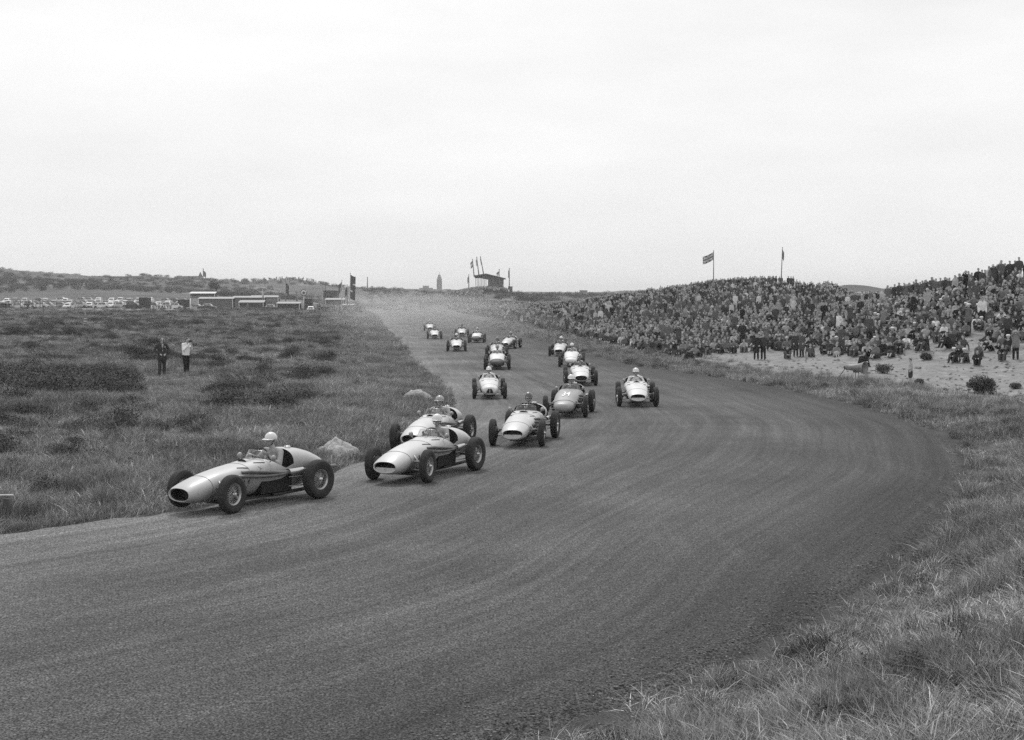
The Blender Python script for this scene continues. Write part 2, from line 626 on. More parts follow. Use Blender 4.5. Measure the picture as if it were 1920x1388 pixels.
am, nt, bs = new_mat('asphalt')
geo = nt.nodes.new('ShaderNodeNewGeometry')
pos = geo.outputs['Position']
uvn = nt.nodes.new('ShaderNodeUVMap'); uvn.uv_map = 'lane'
# the lane coordinate, bent a little so that worn lines wander and cross
_wn = nt.nodes.new('ShaderNodeTexNoise'); _wn.inputs['Scale'].default_value = .035; _wn.inputs['Detail'].default_value = 2
nt.links.new(uvn.outputs['UV'], _wn.inputs['Vector'])
_wm = nt.nodes.new('ShaderNodeVectorMath'); _wm.operation = 'MULTIPLY_ADD'
_wm.inputs[1].default_value = (2.4, 0, 0)
nt.links.new(_wn.outputs['Color'], _wm.inputs[0]); nt.links.new(uvn.outputs['UV'], _wm.inputs[2])
lane_w = _wm.outputs[0]
def stretched(scale_u, scale_v, sc, det=4, ang=0.0):
    mp = nt.nodes.new('ShaderNodeMapping')
    mp.inputs['Scale'].default_value = (scale_u, scale_v, 1)
    mp.inputs['Rotation'].default_value = (0, 0, ang)
    nt.links.new(lane_w, mp.inputs['Vector'])
    return nnoise(nt, mp.outputs['Vector'], sc, det, 0.6)
across = attr(nt, 'across')
streak = stretched(1.0, 0.035, 1.6, 5)          # long tyre-worn bands along the travel
streak2 = stretched(1.0, 0.02, 7.0, 3)
patch2 = nnoise(nt, pos, 0.11, 4, .65)
streak3 = stretched(1.0, 0.03, 4.0, 4, .11)
lines = stretched(1.0, 0.012, 11.0, 2, -.07)
patch = nnoise(nt, pos, 0.22, 5)
grain = nnoise(nt, pos, 42.0, 2, 0.75)
grain2 = nnoise(nt, pos, 18.0, 3, 0.7)
base = ramp(nt, streak, 0.32, 0.68, 0.074, 0.108)
base = nmath(nt, 'MULTIPLY', base, ramp(nt, nmath(nt, 'MULTIPLY', streak3, ramp(nt, patch2, .35, .65, .8, 1.2)), .3, .65, .9, 1.14))
base = nmath(nt, 'ADD', base, ramp(nt, lines, .66, .76, 0.0, .03))
base = nmath(nt, 'MULTIPLY', base, ramp(nt, streak2, 0.35, 0.7, 0.90, 1.13))
base = nmath(nt, 'MULTIPLY', base, nmath(nt, 'MULTIPLY', ramp(nt, patch, 0.3, 0.7, 0.84, 1.16), ramp(nt, patch2, .35, .65, .93, 1.08)))
base = nmath(nt, 'MULTIPLY', base, ramp(nt, nnoise(nt, pos, 6.5, 3, .7), .32, .68, .78, 1.22))
base = nmath(nt, 'MULTIPLY', base, ramp(nt, grain, 0.36, 0.66, 0.05, 2.0))
base = nmath(nt, 'MULTIPLY', base, ramp(nt, grain2, 0.32, 0.68, 0.5, 1.5))
# dust blown on the inner third, fresh dark stone along the outer edge
edge = ramp(nt, nmath(nt, 'ADD', across, ramp(nt, patch, 0.3, 0.7, -0.07, 0.07)), 0.70, 0.95, 1.0, 0.62)
dust = ramp(nt, nmath(nt, 'ADD', across, ramp(nt, streak3, 0.3, 0.7, -0.2, 0.2)), 0.03, 0.40, 1.75, 1.0)
# straight sweeps that cut across the bend (late lines of braking cars), only in places
def sweep(deg, sc, lo):
    mp = nt.nodes.new('ShaderNodeMapping')
    mp.inputs['Rotation'].default_value = (0, 0, math.radians(deg))
    mp.inputs['Scale'].default_value = (1.0, .03, 1)
    nt.links.new(pos, mp.inputs['Vector'])
    return nmath(nt, 'MULTIPLY', ramp(nt, nnoise(nt, mp.outputs['Vector'], sc, 3, .6), lo, lo + .12, 0, 1), ramp(nt, nnoise(nt, pos, .13, 2), .45, .6, 0, 1))
sw = nmath(nt, 'ADD', sweep(32, 2.2, .56), nmath(nt, 'ADD', sweep(48, 2.6, .57), sweep(15, 2.0, .58)))
base = nmath(nt, 'MULTIPLY', base, ramp(nt, sw, 0, 1.2, 1.0, 1.22))
base = nmath(nt, 'MULTIPLY', nmath(nt, 'MULTIPLY', base, edge), dust)
nt.links.new(base, bs.inputs['Base Color'])
bs.inputs['Roughness'].default_value = 0.92
bs.inputs['Specular IOR Level'].default_value = 0.15
nbump(nt, bs, nmath(nt, 'ADD', grain, nmath(nt, 'MULTIPLY', grain2, 1.5)), 0.8, 0.012)
rm.materials.append(am)
tag(link(bpy.data.objects.new('road', rm)), kind='structure')

# ================================================================== GRASS AND SHRUBS
def plant_mat(name, v, spread, patch=0.5, trans=0.25):
    m, nt, b = new_mat(name)
    oi = nt.nodes.new('ShaderNodeObjectInfo')
    geo = nt.nodes.new('ShaderNodeNewGeometry')
    ca = nt.nodes.new('ShaderNodeAttribute'); ca.attribute_name = 'tone'
    f = nmath(nt, 'MULTIPLY', ramp(nt, oi.outputs['Random'], 0, 1, v * (1 - spread), v * (1 + spread)), ca.outputs['Fac'])
    f = nmath(nt, 'MULTIPLY', f, ramp(nt, nnoise(nt, geo.outputs['Position'], 0.22, 6, .7), 0.32, 0.68, 1 - patch, 1 + patch * 1.2))
    nt.links.new(f, b.inputs['Base Color'])
    b.inputs['Roughness'].default_value = 0.75
    b.inputs['Specular IOR Level'].default_value = 0.2
    return m

M_GRASS = plant_mat('marram_grass', 0.215, 0.30)
M_DRY = plant_mat('dry_grass', 0.27, 0.25, 0.2)
M_SHRUB = plant_mat('creeping_shrub', 0.065, 0.30)

def blades_mesh(name, n, rad, hmin, hmax, width, bend, mat, dry=0.0, seed=0, segs=3, lean=(0.25, 0.1)):
    r = random.Random(seed)
    vs, fs, tone = [], [], []
    for _ in range(n):
        a, q = r.uniform(0, 6.283), rad * math.sqrt(r.random())
        bx, by = q * math.cos(a), q * math.sin(a)
        h = r.uniform(hmin, hmax) * (1 - 0.35 * q / rad)
        az = a + r.gauss(0, 0.9)
        bd = bend * r.uniform(0.3, 1.3)
        dx, dy = math.cos(az) * bd + lean[0] * r.uniform(0.4, 1.3), math.sin(az) * bd + lean[1]
        px, py = -math.sin(az + r.gauss(0, 0.6)), math.cos(az + r.gauss(0, 0.6))
        w = width * r.uniform(0.6, 1.3)
        tn = r.uniform(0.65, 1.3) if r.random() > dry else r.uniform(1.9, 3.0)
        o = len(vs)
        for k in range(segs + 1):
            t = k / segs
            cx, cy = bx + dx * h * t * t, by + dy * h * t * t
            cz = h * (t - 0.32 * min(1.2, math.hypot(dx, dy)) * t * t)
            ww = w * (1 - t) ** 0.7 * 0.5
            if k < segs:
                vs += [(cx - px * ww, cy - py * ww, cz), (cx + px * ww, cy + py * ww, cz)]
                tone += [tn, tn]
            else:
                vs.append((cx, cy, cz)); tone.append(tn)
        for k in range(segs - 1):
            fs.append((o + 2 * k, o + 2 * k + 1, o + 2 * k + 3, o + 2 * k + 2))
        e = o + 2 * (segs - 1)
        fs.append((e, e + 1, e + 2))
    me = bpy.data.meshes.new(name)
    me.from_pydata(vs, [], fs)
    at_ = me.attributes.new('tone', 'FLOAT', 'POINT')
    at_.data.foreach_set('value', np.array(tone, np.float32))
    me.materials.append(mat)
    return me

def shrub_mesh(name, n, rad, h, leaf, mat, seed=0, stems=14):
    r = random.Random(seed)
    vs, fs, tone = [], [], []
    lobes = [(r.uniform(-.5, .5) * rad, r.uniform(-.5, .5) * rad, r.uniform(.35, .7) * h, r.uniform(.4, .75) * rad) for _ in range(9)]
    for _ in range(n):
        lx, ly, lz, lr = r.choice(lobes)
        d = Vector((r.gauss(0, 1), r.gauss(0, 1), r.gauss(0.25, 0.8))).normalized()
        q = lr * (0.55 + 0.5 * r.random() ** 0.6)
        c = Vector((lx + d.x * q, ly + d.y * q, max(0.02, lz + d.z * q * h / max(rad, .01) * 0.8)))
        a = Vector((r.gauss(0, 1), r.gauss(0, 1), r.gauss(0, .7))).normalized()
        b = a.cross(d + Vector((0, 0, .3))).normalized()
        L, W = leaf * r.uniform(.7, 1.4), leaf * r.uniform(.3, .5)
        o = len(vs)
        vs += [c - a * L * .5, c + b * W * .5, c + a * L * .5, c - b * W * .5]
        tn = r.uniform(.6, 1.5)
        tone += [tn] * 4
        fs.append((o, o + 1, o + 2, o + 3))
    for _ in range(stems):
        a = r.uniform(0, 6.283)
        e = Vector((math.cos(a) * rad * .8, math.sin(a) * rad * .8, h * r.uniform(.4, 1)))
        o = len(vs)
        s = Vector((-math.sin(a), math.cos(a), 0)) * .008
        vs += [Vector((0, 0, 0)) - s, Vector((0, 0, 0)) + s, e]
        tone += [.8] * 3
        fs.append((o, o + 1, o + 2))
    me = bpy.data.meshes.new(name)
    me.from_pydata([tuple(v) for v in vs], [], fs)
    at_ = me.attributes.new('tone', 'FLOAT', 'POINT')
    at_.data.foreach_set('value', np.array(tone, np.float32))
    me.materials.append(mat)
    return me

def scatter(name, meshes, P, scl, rot, idx, label=None, cat=None, tilt=None):
    """one 'stuff' object: the meshes instanced on points"""
    src = bpy.data.collections.new(name + '_source')
    for i, me in enumerate(meshes):
        src.objects.link(bpy.data.objects.new('%s_%02d' % (name, i), me))
    pm = bpy.data.meshes.new(name)
    pm.vertices.add(len(P))
    pm.vertices.foreach_set('co', np.asarray(P, np.float32).ravel())
    a = pm.attributes.new('scl', 'FLOAT', 'POINT'); a.data.foreach_set('value', np.asarray(scl, np.float32))
    a = pm.attributes.new('idx', 'INT', 'POINT'); a.data.foreach_set('value', np.asarray(idx, np.int32))
    rv = np.zeros((len(P), 3), np.float32)
    rv[:, 2] = rot
    if tilt is not None:
        rv[:, :2] = tilt
    a = pm.attributes.new('rot', 'FLOAT_VECTOR', 'POINT'); a.data.foreach_set('vector', rv.ravel())
    o = link(bpy.data.objects.new(name, pm))
    ng = bpy.data.node_groups.new(name + '_scatter', 'GeometryNodeTree')
    ng.interface.new_socket('Geometry', in_out='INPUT', socket_type='NodeSocketGeometry')
    ng.interface.new_socket('Geometry', in_out='OUTPUT', socket_type='NodeSocketGeometry')
    N, L = ng.nodes, ng.links
    gi, go = N.new('NodeGroupInput'), N.new('NodeGroupOutput')
    iop = N.new('GeometryNodeInstanceOnPoints')
    ci = N.new('GeometryNodeCollectionInfo')
    ci.inputs['Collection'].default_value = src
    ci.inputs['Separate Children'].default_value = True
    def na(nm, ty):
        x = N.new('GeometryNodeInputNamedAttribute'); x.data_type = ty
        x.inputs['Name'].default_value = nm
        return x.outputs['Attribute']
    L.new(gi.outputs[0], iop.inputs['Points'])
    L.new(ci.outputs[0], iop.inputs['Instance'])
    iop.inputs['Pick Instance'].default_value = True
    L.new(na('idx', 'INT'), iop.inputs['Instance Index'])
    L.new(na('scl', 'FLOAT'), iop.inputs['Scale'])
    e2r = N.new('FunctionNodeEulerToRotation')
    L.new(na('rot', 'FLOAT_VECTOR'), e2r.inputs[0])
    L.new(e2r.outputs[0], iop.inputs['Rotation'])
    L.new(iop.outputs[0], go.inputs[0])
    md = o.modifiers.new('scatter', 'NODES')
    md.node_group = ng
    tag(o, label, cat, kind='stuff')
    return o

G_TALL = [blades_mesh('tall', 95, .26, .30, .62, .011, .55, M_GRASS, .10, 1), blades_mesh('tall', 80, .24, .28, .70, .010, .7, M_GRASS, .16, 2),
          blades_mesh('tall', 110, .32, .22, .5, .010, .6, M_GRASS, .08, 3)]
G_SHORT = [blades_mesh('short', 90, .32, .10, .28, .010, .6, M_GRASS, .12, 4), blades_mesh('short', 90, .36, .08, .22, .010, .8, M_GRASS, .2, 5)]
G_DRY = [blades_mesh('dry', 60, .24, .30, .75, .008, .9, M_DRY, 0.1, 6, lean=(-.35, -.1)), blades_mesh('dry', 45, .28, .12, .35, .008, 1.0, M_DRY, 0.1, 7)]
G_SHRUB = [shrub_mesh('shrub', 420, .42, .36, .06, M_SHRUB, 8), shrub_mesh('shrub', 420, .5, .30, .06, M_SHRUB, 9)]
M_TUSS = plant_mat('dark_tussock', 0.085, .3)
G_TUSS = [blades_mesh('tussock', 150, .26, .16, .40, .009, .7, M_TUSS, .07, 31), blades_mesh('tussock', 120, .20, .12, .30, .009, .9, M_TUSS, .05, 32)]
G_BUSH = [shrub_mesh('bushy', 1100, .75, .62, .075, M_SHRUB, 18), shrub_mesh('bushy', 900, .6, .7, .07, M_SHRUB, 19)]
LIB = G_TALL + G_SHORT + G_DRY + G_SHRUB + G_BUSH + G_TUSS        # 0-2 tall, 3-4 short, 5-6 dry, 7-8 shrub

def field_points(n, umin, umax, vmin, vmax, expo):
    """random points, density per square metre falling with distance ^ expo"""
    y = np.empty(0)
    # pdf over y: width(y) * y^-expo, width ~ (y+10)
    ys = np.geomspace(vmin, vmax, 500)
    pdf = (ys + 6) * ys ** (-expo) * np.gradient(ys)
    cdf = np.cumsum(pdf) / pdf.sum()
    Y = np.interp(rng.random(n), np.concatenate([[0], cdf]), np.concatenate([[vmin], ys]))
    X = rng.uniform(umin, umax, n) * (Y + 6)
    return X, Y

HEAPS = [(*ground(631, 851, 20)[:2], .62), (*ground(781, 747, 20)[:2], .68)]
# ---- inner field of dune grass
X, Y = field_points(125000, -0.50, 0.02, 17, 360, 1.35)
d, right = road_dist(X, Y)
keep = (~right) & (d > -.30 + .9 * fbm(X * .9, Y * .5, 79, 3) - .2)
sa = sand_amount(X, Y, d, right)
keep &= rng.random(len(X)) > sa * 1.1
keep &= (Y < 310) | (X < -20)
for hx_, hy_, hr_ in HEAPS:
    keep &= ~((abs(X - hx_) < hr_ * 1.25) & (Y < hy_ + hr_) & (Y > hy_ - 1.5 * hr_) & (rng.random(len(X)) < .93))
X, Y, d = X[keep], Y[keep], d[keep]
p1 = fbm(X / 5.5, Y / 5.5, 71, 4)
p2 = fbm(X / 9.0, Y / 14.0, 72, 4)
# darker creeping shrub in patches, as left of the two men
p3 = fbm(X / 2.2, Y / 2.6, 73, 4)
zone = np.exp(-(((X + 18.5) / 5.0) ** 2 + ((Y - 54) / 7) ** 2))
dark = zone * .13 + np.exp(-(((X + 13) / 3.0) ** 2 + ((Y - 51) / 4) ** 2)) * .05
lane_ = (X / Y > -.272) & (X / Y < -.218) & (Y > 44) & (Y < 74)
men = lane_ | (((X + 15.2) ** 2 / 4 + (Y - 61.5) ** 2 / 9 + 1.2 * (p3 - .5)) < 1)
sh = ((.35 * p2 + .65 * p3 + dark) > np.where(Y < 70, .60, .585)) & ~men & (d > 5)
thin = rng.random(len(X)) < np.where(sh, .6, 1.0)
idx = np.where(sh, rng.integers(7, 9, len(X)), np.where(p1 > 0.46, rng.integers(0, 3, len(X)), rng.integers(3, 5, len(X))))
dr = rng.random(len(X)) < np.where(fbm(X / 3.0, Y / 3.0, 77, 3) > 0.55, .26, .05)
idx = np.where(dr & ~sh, rng.integers(5, 7, len(X)), idx)
stray = (rng.random(len(X)) < .022) & (d > 3) & ~men
idx = np.where(stray, rng.integers(7, 9, len(X)), idx)
bush_ = (rng.random(len(X)) < np.where(sh, .05 + .10 * zone, .003) * (Y > 36) * (Y < 170)) & (d > 5) & ~men
idx = np.where(bush_, rng.integers(9, 11, len(X)), idx)
# low turf along the road edge
idx = np.where((d < 1.2) & (rng.random(len(X)) < .7), rng.integers(3, 5, len(X)), idx)
scl = rng.uniform(.7, 1.25, len(X)) * (.82 + .75 * sstep(70, 300, Y)) * np.where(sh, rng.uniform(.7, 1.3, len(X)) * (1 + .6 * zone), 1.0)
scl = np.where(men & (Y < 64), scl * .75, scl)
scl = np.where(bush_, rng.uniform(.5, 1.15, len(X)), scl)
k = thin
P = np.stack([X, Y, height(X, Y) - .02], -1)[k]
tl = rng.normal(0, .13, (k.sum(), 2))
scatter('dune_grass', LIB, P, scl[k], rng.normal(0, .8, k.sum()) + np.where(rng.random(k.sum()) < .3, 3.14, 0), idx[k],
        'rough dune grass covering the field inside the bend', 'grass', tl)

# ---- outer verge and the near bank
X, Y = field_points(75000, -0.02, 0.50, 8.2, 230, 1.55)
d, right = road_dist(X, Y)
n1 = np.where(Y < 40, bank_noise(X, Y), fbm(X / 2.4, Y / 2.4, 81, 4))
near = Y < 42
verge = sstep(8.0, 3.5, d * np.where(Y < 56, .45, 1.0) + 3.5 * (n1 - .5))
prob = np.where(near, sstep(-.3, 1.3, d + 3.0 * (n1 - .5)) * np.where(Y < 14.5, np.where(n1 > .62, 1, np.where(n1 > .54, .42, .13)), np.where(Y < 21, np.where(n1 > .57, 1, np.where(n1 > .5, .5, .13)), np.where(n1 > .45, 1, .5))), verge)
sa = sand_amount(X, Y, d, right)
prob = prob * np.where(near, 1 - .25 * sa, 1)
prob = np.maximum(prob, (~near) * (sa > .3) * .24 * (Y < 110))
keep = right & (d > .05) & (rng.random(len(X)) < prob)
X, Y, d, n1, near = X[keep], Y[keep], d[keep], n1[keep], near[keep]
r = rng.random(len(X))
idx = np.where((n1 > .545) | (near & (Y > 20) & (rng.random(len(X)) < .5)), rng.integers(0, 3, len(X)), rng.integers(3, 5, len(X)))
idx = np.where(r < np.where(near, np.where(n1 < .52, .45, .16), .08), rng.integers(5, 7, len(X)), idx)
idx = np.where((r > .90) & (n1 > .5), rng.integers(7, 9, len(X)), idx)
idx = np.where((~near) & (d > 8) & (r < .7), rng.integers(7, 9, len(X)), idx)
scl = rng.uniform(.6, 1.15, len(X)) * np.where(idx >= 7, .8, 1.0) * np.where(near, .80, 1.0) * np.where((Y < 18) & (n1 < .58), .6, 1.0) * np.where(Y < 16, .78, 1.0) * np.where((~near) & (d > 8), rng.uniform(.1, .42, len(X)), 1)
# dark tussocks in loose clumps
tx, ty = [], []
for px_, py_, n_, sp_ in [(1860, 1030, 9, .7), (1830, 1090, 6, .5), (1700, 1110, 8, .6), (1800, 1150, 5, .4), (1470, 1235, 5, .35), (1540, 1230, 4, .4), (1720, 1195, 2, .15), (1790, 1290, 5, .5), (1640, 1260, 4, .4), (1330, 1345, 4, .3),
                          (1850, 1240, 6, .5), (1880, 930, 7, .8), (1860, 830, 6, .9), (1900, 1160, 5, .5), (1600, 1320, 4, .4), (1250, 1370, 3, .25), (1780, 1010, 4, .5), (1830, 800, 5, .9)]:
    gq = ground(px_, py_, 9)
    tx += list(gq.x + rng.normal(0, sp_ * .6, n_)); ty += list(gq.y + rng.normal(0, sp_, n_))
tx, ty = np.array(tx), np.array(ty)
dq, rq = road_dist(tx, ty)
tx, ty = tx[rq & (dq > .25)], ty[rq & (dq > .25)]
X, Y = np.concatenate([X, tx]), np.concatenate([Y, ty])
scl = np.concatenate([scl, rng.uniform(.6, 1.15, len(tx))]); idx = np.concatenate([idx, rng.integers(11, 13, len(tx))])
P = np.stack([X, Y, height(X, Y) - .02], -1)
scatter('bank_grass', LIB, P, scl, rng.normal(.3, 1.3, len(X)), idx, 'wind-bent grass and sand plants on the outer verge and near bank', 'grass', rng.normal(0, .26, (len(X), 2)))

# ---- flattened dead grass and turf on the near bank and the crumbling edge
G_LIT = [blades_mesh('litter', 46, .22, .10, .26, .007, 2.2, M_DRY, 0, 26, lean=(.2, .2)), blades_mesh('litter', 50, .24, .08, .2, .008, 1.8, M_GRASS, .3, 27, lean=(-.2, .3)),
         blades_mesh('litter', 60, .2, .05, .13, .008, .9, M_GRASS, .2, 28)]
X, Y = field_points(60000, -0.02, 0.50, 8.2, 46, 1.9)
d, right = road_dist(X, Y)
nb = fbm(X / .5, Y / .5, 84, 3)
keep = right & (rng.random(len(X)) < sstep(-.1, 1.0, d + 1.6 * (nb - .5)) * np.where(nb > .53, .62, .13) * np.where(bank_noise(X, Y) > .57, .5, 1) * np.where(Y < 15, .8, 1))
X, Y, nb = X[keep], Y[keep], nb[keep]
pk = rng.choice(3, len(X), p=[.16, .42, .42])
scatter('dead_grass', G_LIT, np.stack([X, Y, height(X, Y) - .01], -1), rng.uniform(.5, 1.2, len(X)), rng.uniform(0, 6.28, len(X)), pk, 'flattened dead grass littering the near bank', 'grass', rng.normal(0, .25, (len(X), 2)))

# ---- loose stones at the ragged outer edge
def pebble(seed):
    r = random.Random(seed)
    mb = MB().sphere((0, 0, 0), (1, .8, .55), 6, 4)
    mb.v = [(x * r.uniform(.8, 1.2), y * r.uniform(.8, 1.2), z * r.uniform(.8, 1.2)) for x, y, z in mb.v]
    return mb.mesh('pebble', [M_PEB], .001)
M_PEB = grey('loose_stone', .13, .9, vary=.3, rnd=.65)
X, Y = field_points(26000, -0.05, 0.42, 8.5, 40, 2.2)
d, right = road_dist(X, Y)
keep = right & (rng.random(len(X)) < sstep(-1.6, -.1, d) * sstep(1.8, .2, d))
X, Y, d = X[keep], Y[keep], d[keep]
z = np.where(d < 0, 0.0, height(X, Y))
scatter('gravel', [pebble(i) for i in range(4)], np.stack([X, Y, z + .004], -1), rng.uniform(.006, .02, len(X)), rng.uniform(0, 6.28, len(X)), rng.integers(0, 4, len(X)),
        'loose dark stones along the ragged outer road edge', 'gravel')

# ---- single bushes that stand out on the sand
def bush(px, py, wpx, label, seed, dens=1.0):
    g = ground(px, py)
    w = wpx * g.y / FPX
    root = empty('bush', g)
    tag(root, label, 'bush', 'bushes on the sandy flat')
    h = w * .62
    me = shrub_mesh('foliage', int(1500 * dens), w * .42, h * .7, .10 * w ** .5, M_SHRUB, seed, 0)
    mesh_obj('foliage', me, root)
    tw = blades_mesh('twigs', int(90 * dens), w * .4, h * .7, h * 1.15, .012, .35, M_SHRUB, .1, seed + 1)
    mesh_obj('twig', tw, root)
    mb = MB()
    rr = random.Random(seed)
    for _ in range(6):
        a = rr.uniform(0, 6.28)
        mb.tube([(0, 0, -.05), (math.cos(a) * w * .15, math.sin(a) * w * .15, h * .4), (math.cos(a) * w * .3, math.sin(a) * w * .3, h * .7)], [.03, .02, .008], 5)
    mb.build('stem', grey('bark', .08), root)
bush(1842, 738, 66, 'large dark bush on the sand at the right edge', 5, 1.4)
bush(1905, 730, 26, 'small dark bush between the large bush and the frame edge', 6, .5)
bush(1645, 628, 34, 'dark leafy bush in the middle of the seated spectators', 7, .8)
bush(1738, 676, 30, 'low dark shrub on the sand behind the standing child', 8, .6)
bush(1725, 722, 26, 'dark tussock bush on the verge just right of the child', 9, .6)
bush(1655, 700, 40, 'low dark shrub right below the loudspeaker horn mouth', 10, .6)
bush(1652, 748, 18, 'lone dark tussock in the verge grass below the horn', 11, .5)

# ================================================================== PEOPLE
# body mesh = tapered limbs fused into one surface; slots: 0 skin, 1 coat/shirt, 2 trousers/skirt, 3 shoes, 4 hair, 5 gloves
SKIN, TOP, LEG, SHOE, HAIR, GLOVE = range(6)

def _capsule(p0, p1, r0, r1, n=10):
    p0, p1 = Vector(p0), Vector(p1)
    d = p1 - p0
    L = d.length
    d = d / L if L > 1e-6 else Vector((0, 0, 1))
    a = d.cross(Vector((0, 0, 1)))
    if a.length < 1e-3:
        a = d.cross(Vector((1, 0, 0)))
    a.normalize()
    b = d.cross(a)
    rings = [(p0 - d * r0 * math.cos(t), r0 * math.sin(t)) for t in (0.25, 0.7, 1.2)] + [(p0, r0), (p1, r1)] + \
            [(p1 + d * r1 * math.cos(t), r1 * math.sin(t)) for t in (1.2, 0.7, 0.25)]
    vs, fs = [], []
    for c, r in rings:
        for k in range(n):
            t = 2 * math.pi * k / n
            vs.append(c + (a * math.cos(t) + b * math.sin(t)) * r)
    for i in range(len(rings) - 1):
        for k in range(n):
            k2 = (k + 1) % n
            fs.append((i * n + k, i * n + k2, (i + 1) * n + k2, (i + 1) * n + k))
    fs.append(tuple(range(n))[::-1])
    fs.append(tuple((len(rings) - 1) * n + k for k in range(n)))
    return vs, fs

def fuse(name, caps, voxel, target, mats, smooth=4):
    """caps = (p0, p1, r0, r1, slot): voxel-fused, smoothed, thinned; faces take the slot of the nearest limb"""
    mb = MB()
    for p0, p1, r0, r1, s in caps:
        mb.add(*_capsule(p0, p1, r0, r1))
    o = mb.build('fuse_tmp', [])
    md = o.modifiers.new('r', 'REMESH'); md.mode = 'VOXEL'; md.voxel_size = voxel
    md = o.modifiers.new('s', 'SMOOTH'); md.factor = .5; md.iterations = smooth
    dg = bpy.context.evaluated_depsgraph_get()
    nf = len(o.evaluated_get(dg).data.polygons)
    md = o.modifiers.new('d', 'DECIMATE'); md.ratio = min(1.0, target / (2.0 * nf))
    dg = bpy.context.evaluated_depsgraph_get()
    me = bpy.data.meshes.new_from_object(o.evaluated_get(dg))
    me.name = name
    tmp = o.data
    bpy.data.objects.remove(o)
    bpy.data.meshes.remove(tmp)
    n = len(me.polygons)
    c = np.empty(n * 3, np.float32)
    me.polygons.foreach_get('center', c)
    c = c.reshape(-1, 3)
    best = np.full(n, 1e9)
    slot = np.zeros(n, int)
    for p0, p1, r0, r1, s in caps:
        a, b = np.array(p0, float), np.array(p1, float)
        ab = b - a
        t = np.clip((c - a) @ ab / max(ab @ ab, 1e-9), 0, 1)
        dd = np.linalg.norm(c - a - t[:, None] * ab, axis=1) - (r0 + (r1 - r0) * t)
        m = dd < best
        best = np.where(m, dd, best)
        slot = np.where(m, s, slot)
    me.materials.clear()
    for m in mats:
        me.materials.append(m)
    me.polygons.foreach_set('material_index', slot.astype(np.int32))
    me.polygons.foreach_set('use_smooth', np.ones(n, bool))
    me.update()
    return me

def hand_caps(w, d, palm, size=1.0, curl=.5, slot=SKIN):
    """palm at w pointing along d, palm normal 'palm'; five separate bent fingers"""
    w, d, nrm = Vector(w), Vector(d).normalized(), Vector(palm).normalized()
    side = d.cross(nrm).normalized()
    nrm = side.cross(d).normalized()
    s = size
    out = [(w, w + d * .06 * s, .026 * s, .03 * s, slot), (w + side * .02 * s, w + d * .065 * s + side * .03 * s, .02 * s, .02 * s, slot),
           (w - side * .02 * s, w + d * .065 * s - side * .03 * s, .02 * s, .02 * s, slot)]
    for k, (off, L) in enumerate(((-.033, .066), (-.011, .078), (.011, .074), (.033, .058))):
        a = w + d * .075 * s + side * off * s
        b = a + (d * math.cos(curl) + nrm * math.sin(curl)) * L * .55 * s
        e = b + (d * math.cos(curl * 2.3) + nrm * math.sin(curl * 2.3)) * L * .5 * s
        out += [(a, b, .0095 * s, .009 * s, slot), (b, e, .009 * s, .0078 * s, slot)]
    a = w + d * .02 * s - side * .034 * s
    b = a + (d * .7 - side * .6 + nrm * .5).normalized() * .035 * s
    e = b + (d * .8 + nrm * .7).normalized() * .03 * s
    out += [(a, b, .012 * s, .011 * s, slot), (b, e, .0105 * s, .009 * s, slot)]
    return out

def head_caps(c, yaw=0.0, pitch=0.0, hair=True, fine=False, neck=None):
    R = Matrix.Rotation(yaw, 3, 'Z') @ Matrix.Rotation(pitch, 3, 'Y')
    c = Vector(c)
    q = lambda x, y, z: c + R @ Vector((x, y, z))
    out = [(q(-.02, 0, .015), q(.025, 0, .015), .088, .085, SKIN), (q(.03, 0, -.03), q(.05, 0, -.085), .062, .040, SKIN),
           (q(.085, 0, .0), q(.108, 0, -.03), .013, .016, SKIN)]
    if fine:
        out += [(q(-.002, .09, .0), q(-.008, .092, -.03), .016, .012, SKIN), (q(-.002, -.09, .0), q(-.008, -.092, -.03), .016, .012, SKIN),
                (q(.078, -.035, .028), q(.078, .035, .028), .015, .015, SKIN), (q(.083, -.018, -.062), q(.083, .018, -.062), .011, .011, SKIN)]
    if hair:
        out += [(q(-.035, -.02, .04), q(.03, .0, .055), .086, .072, HAIR), (q(-.05, 0, .01), q(-.05, 0, -.03), .07, .06, HAIR)]
    return out

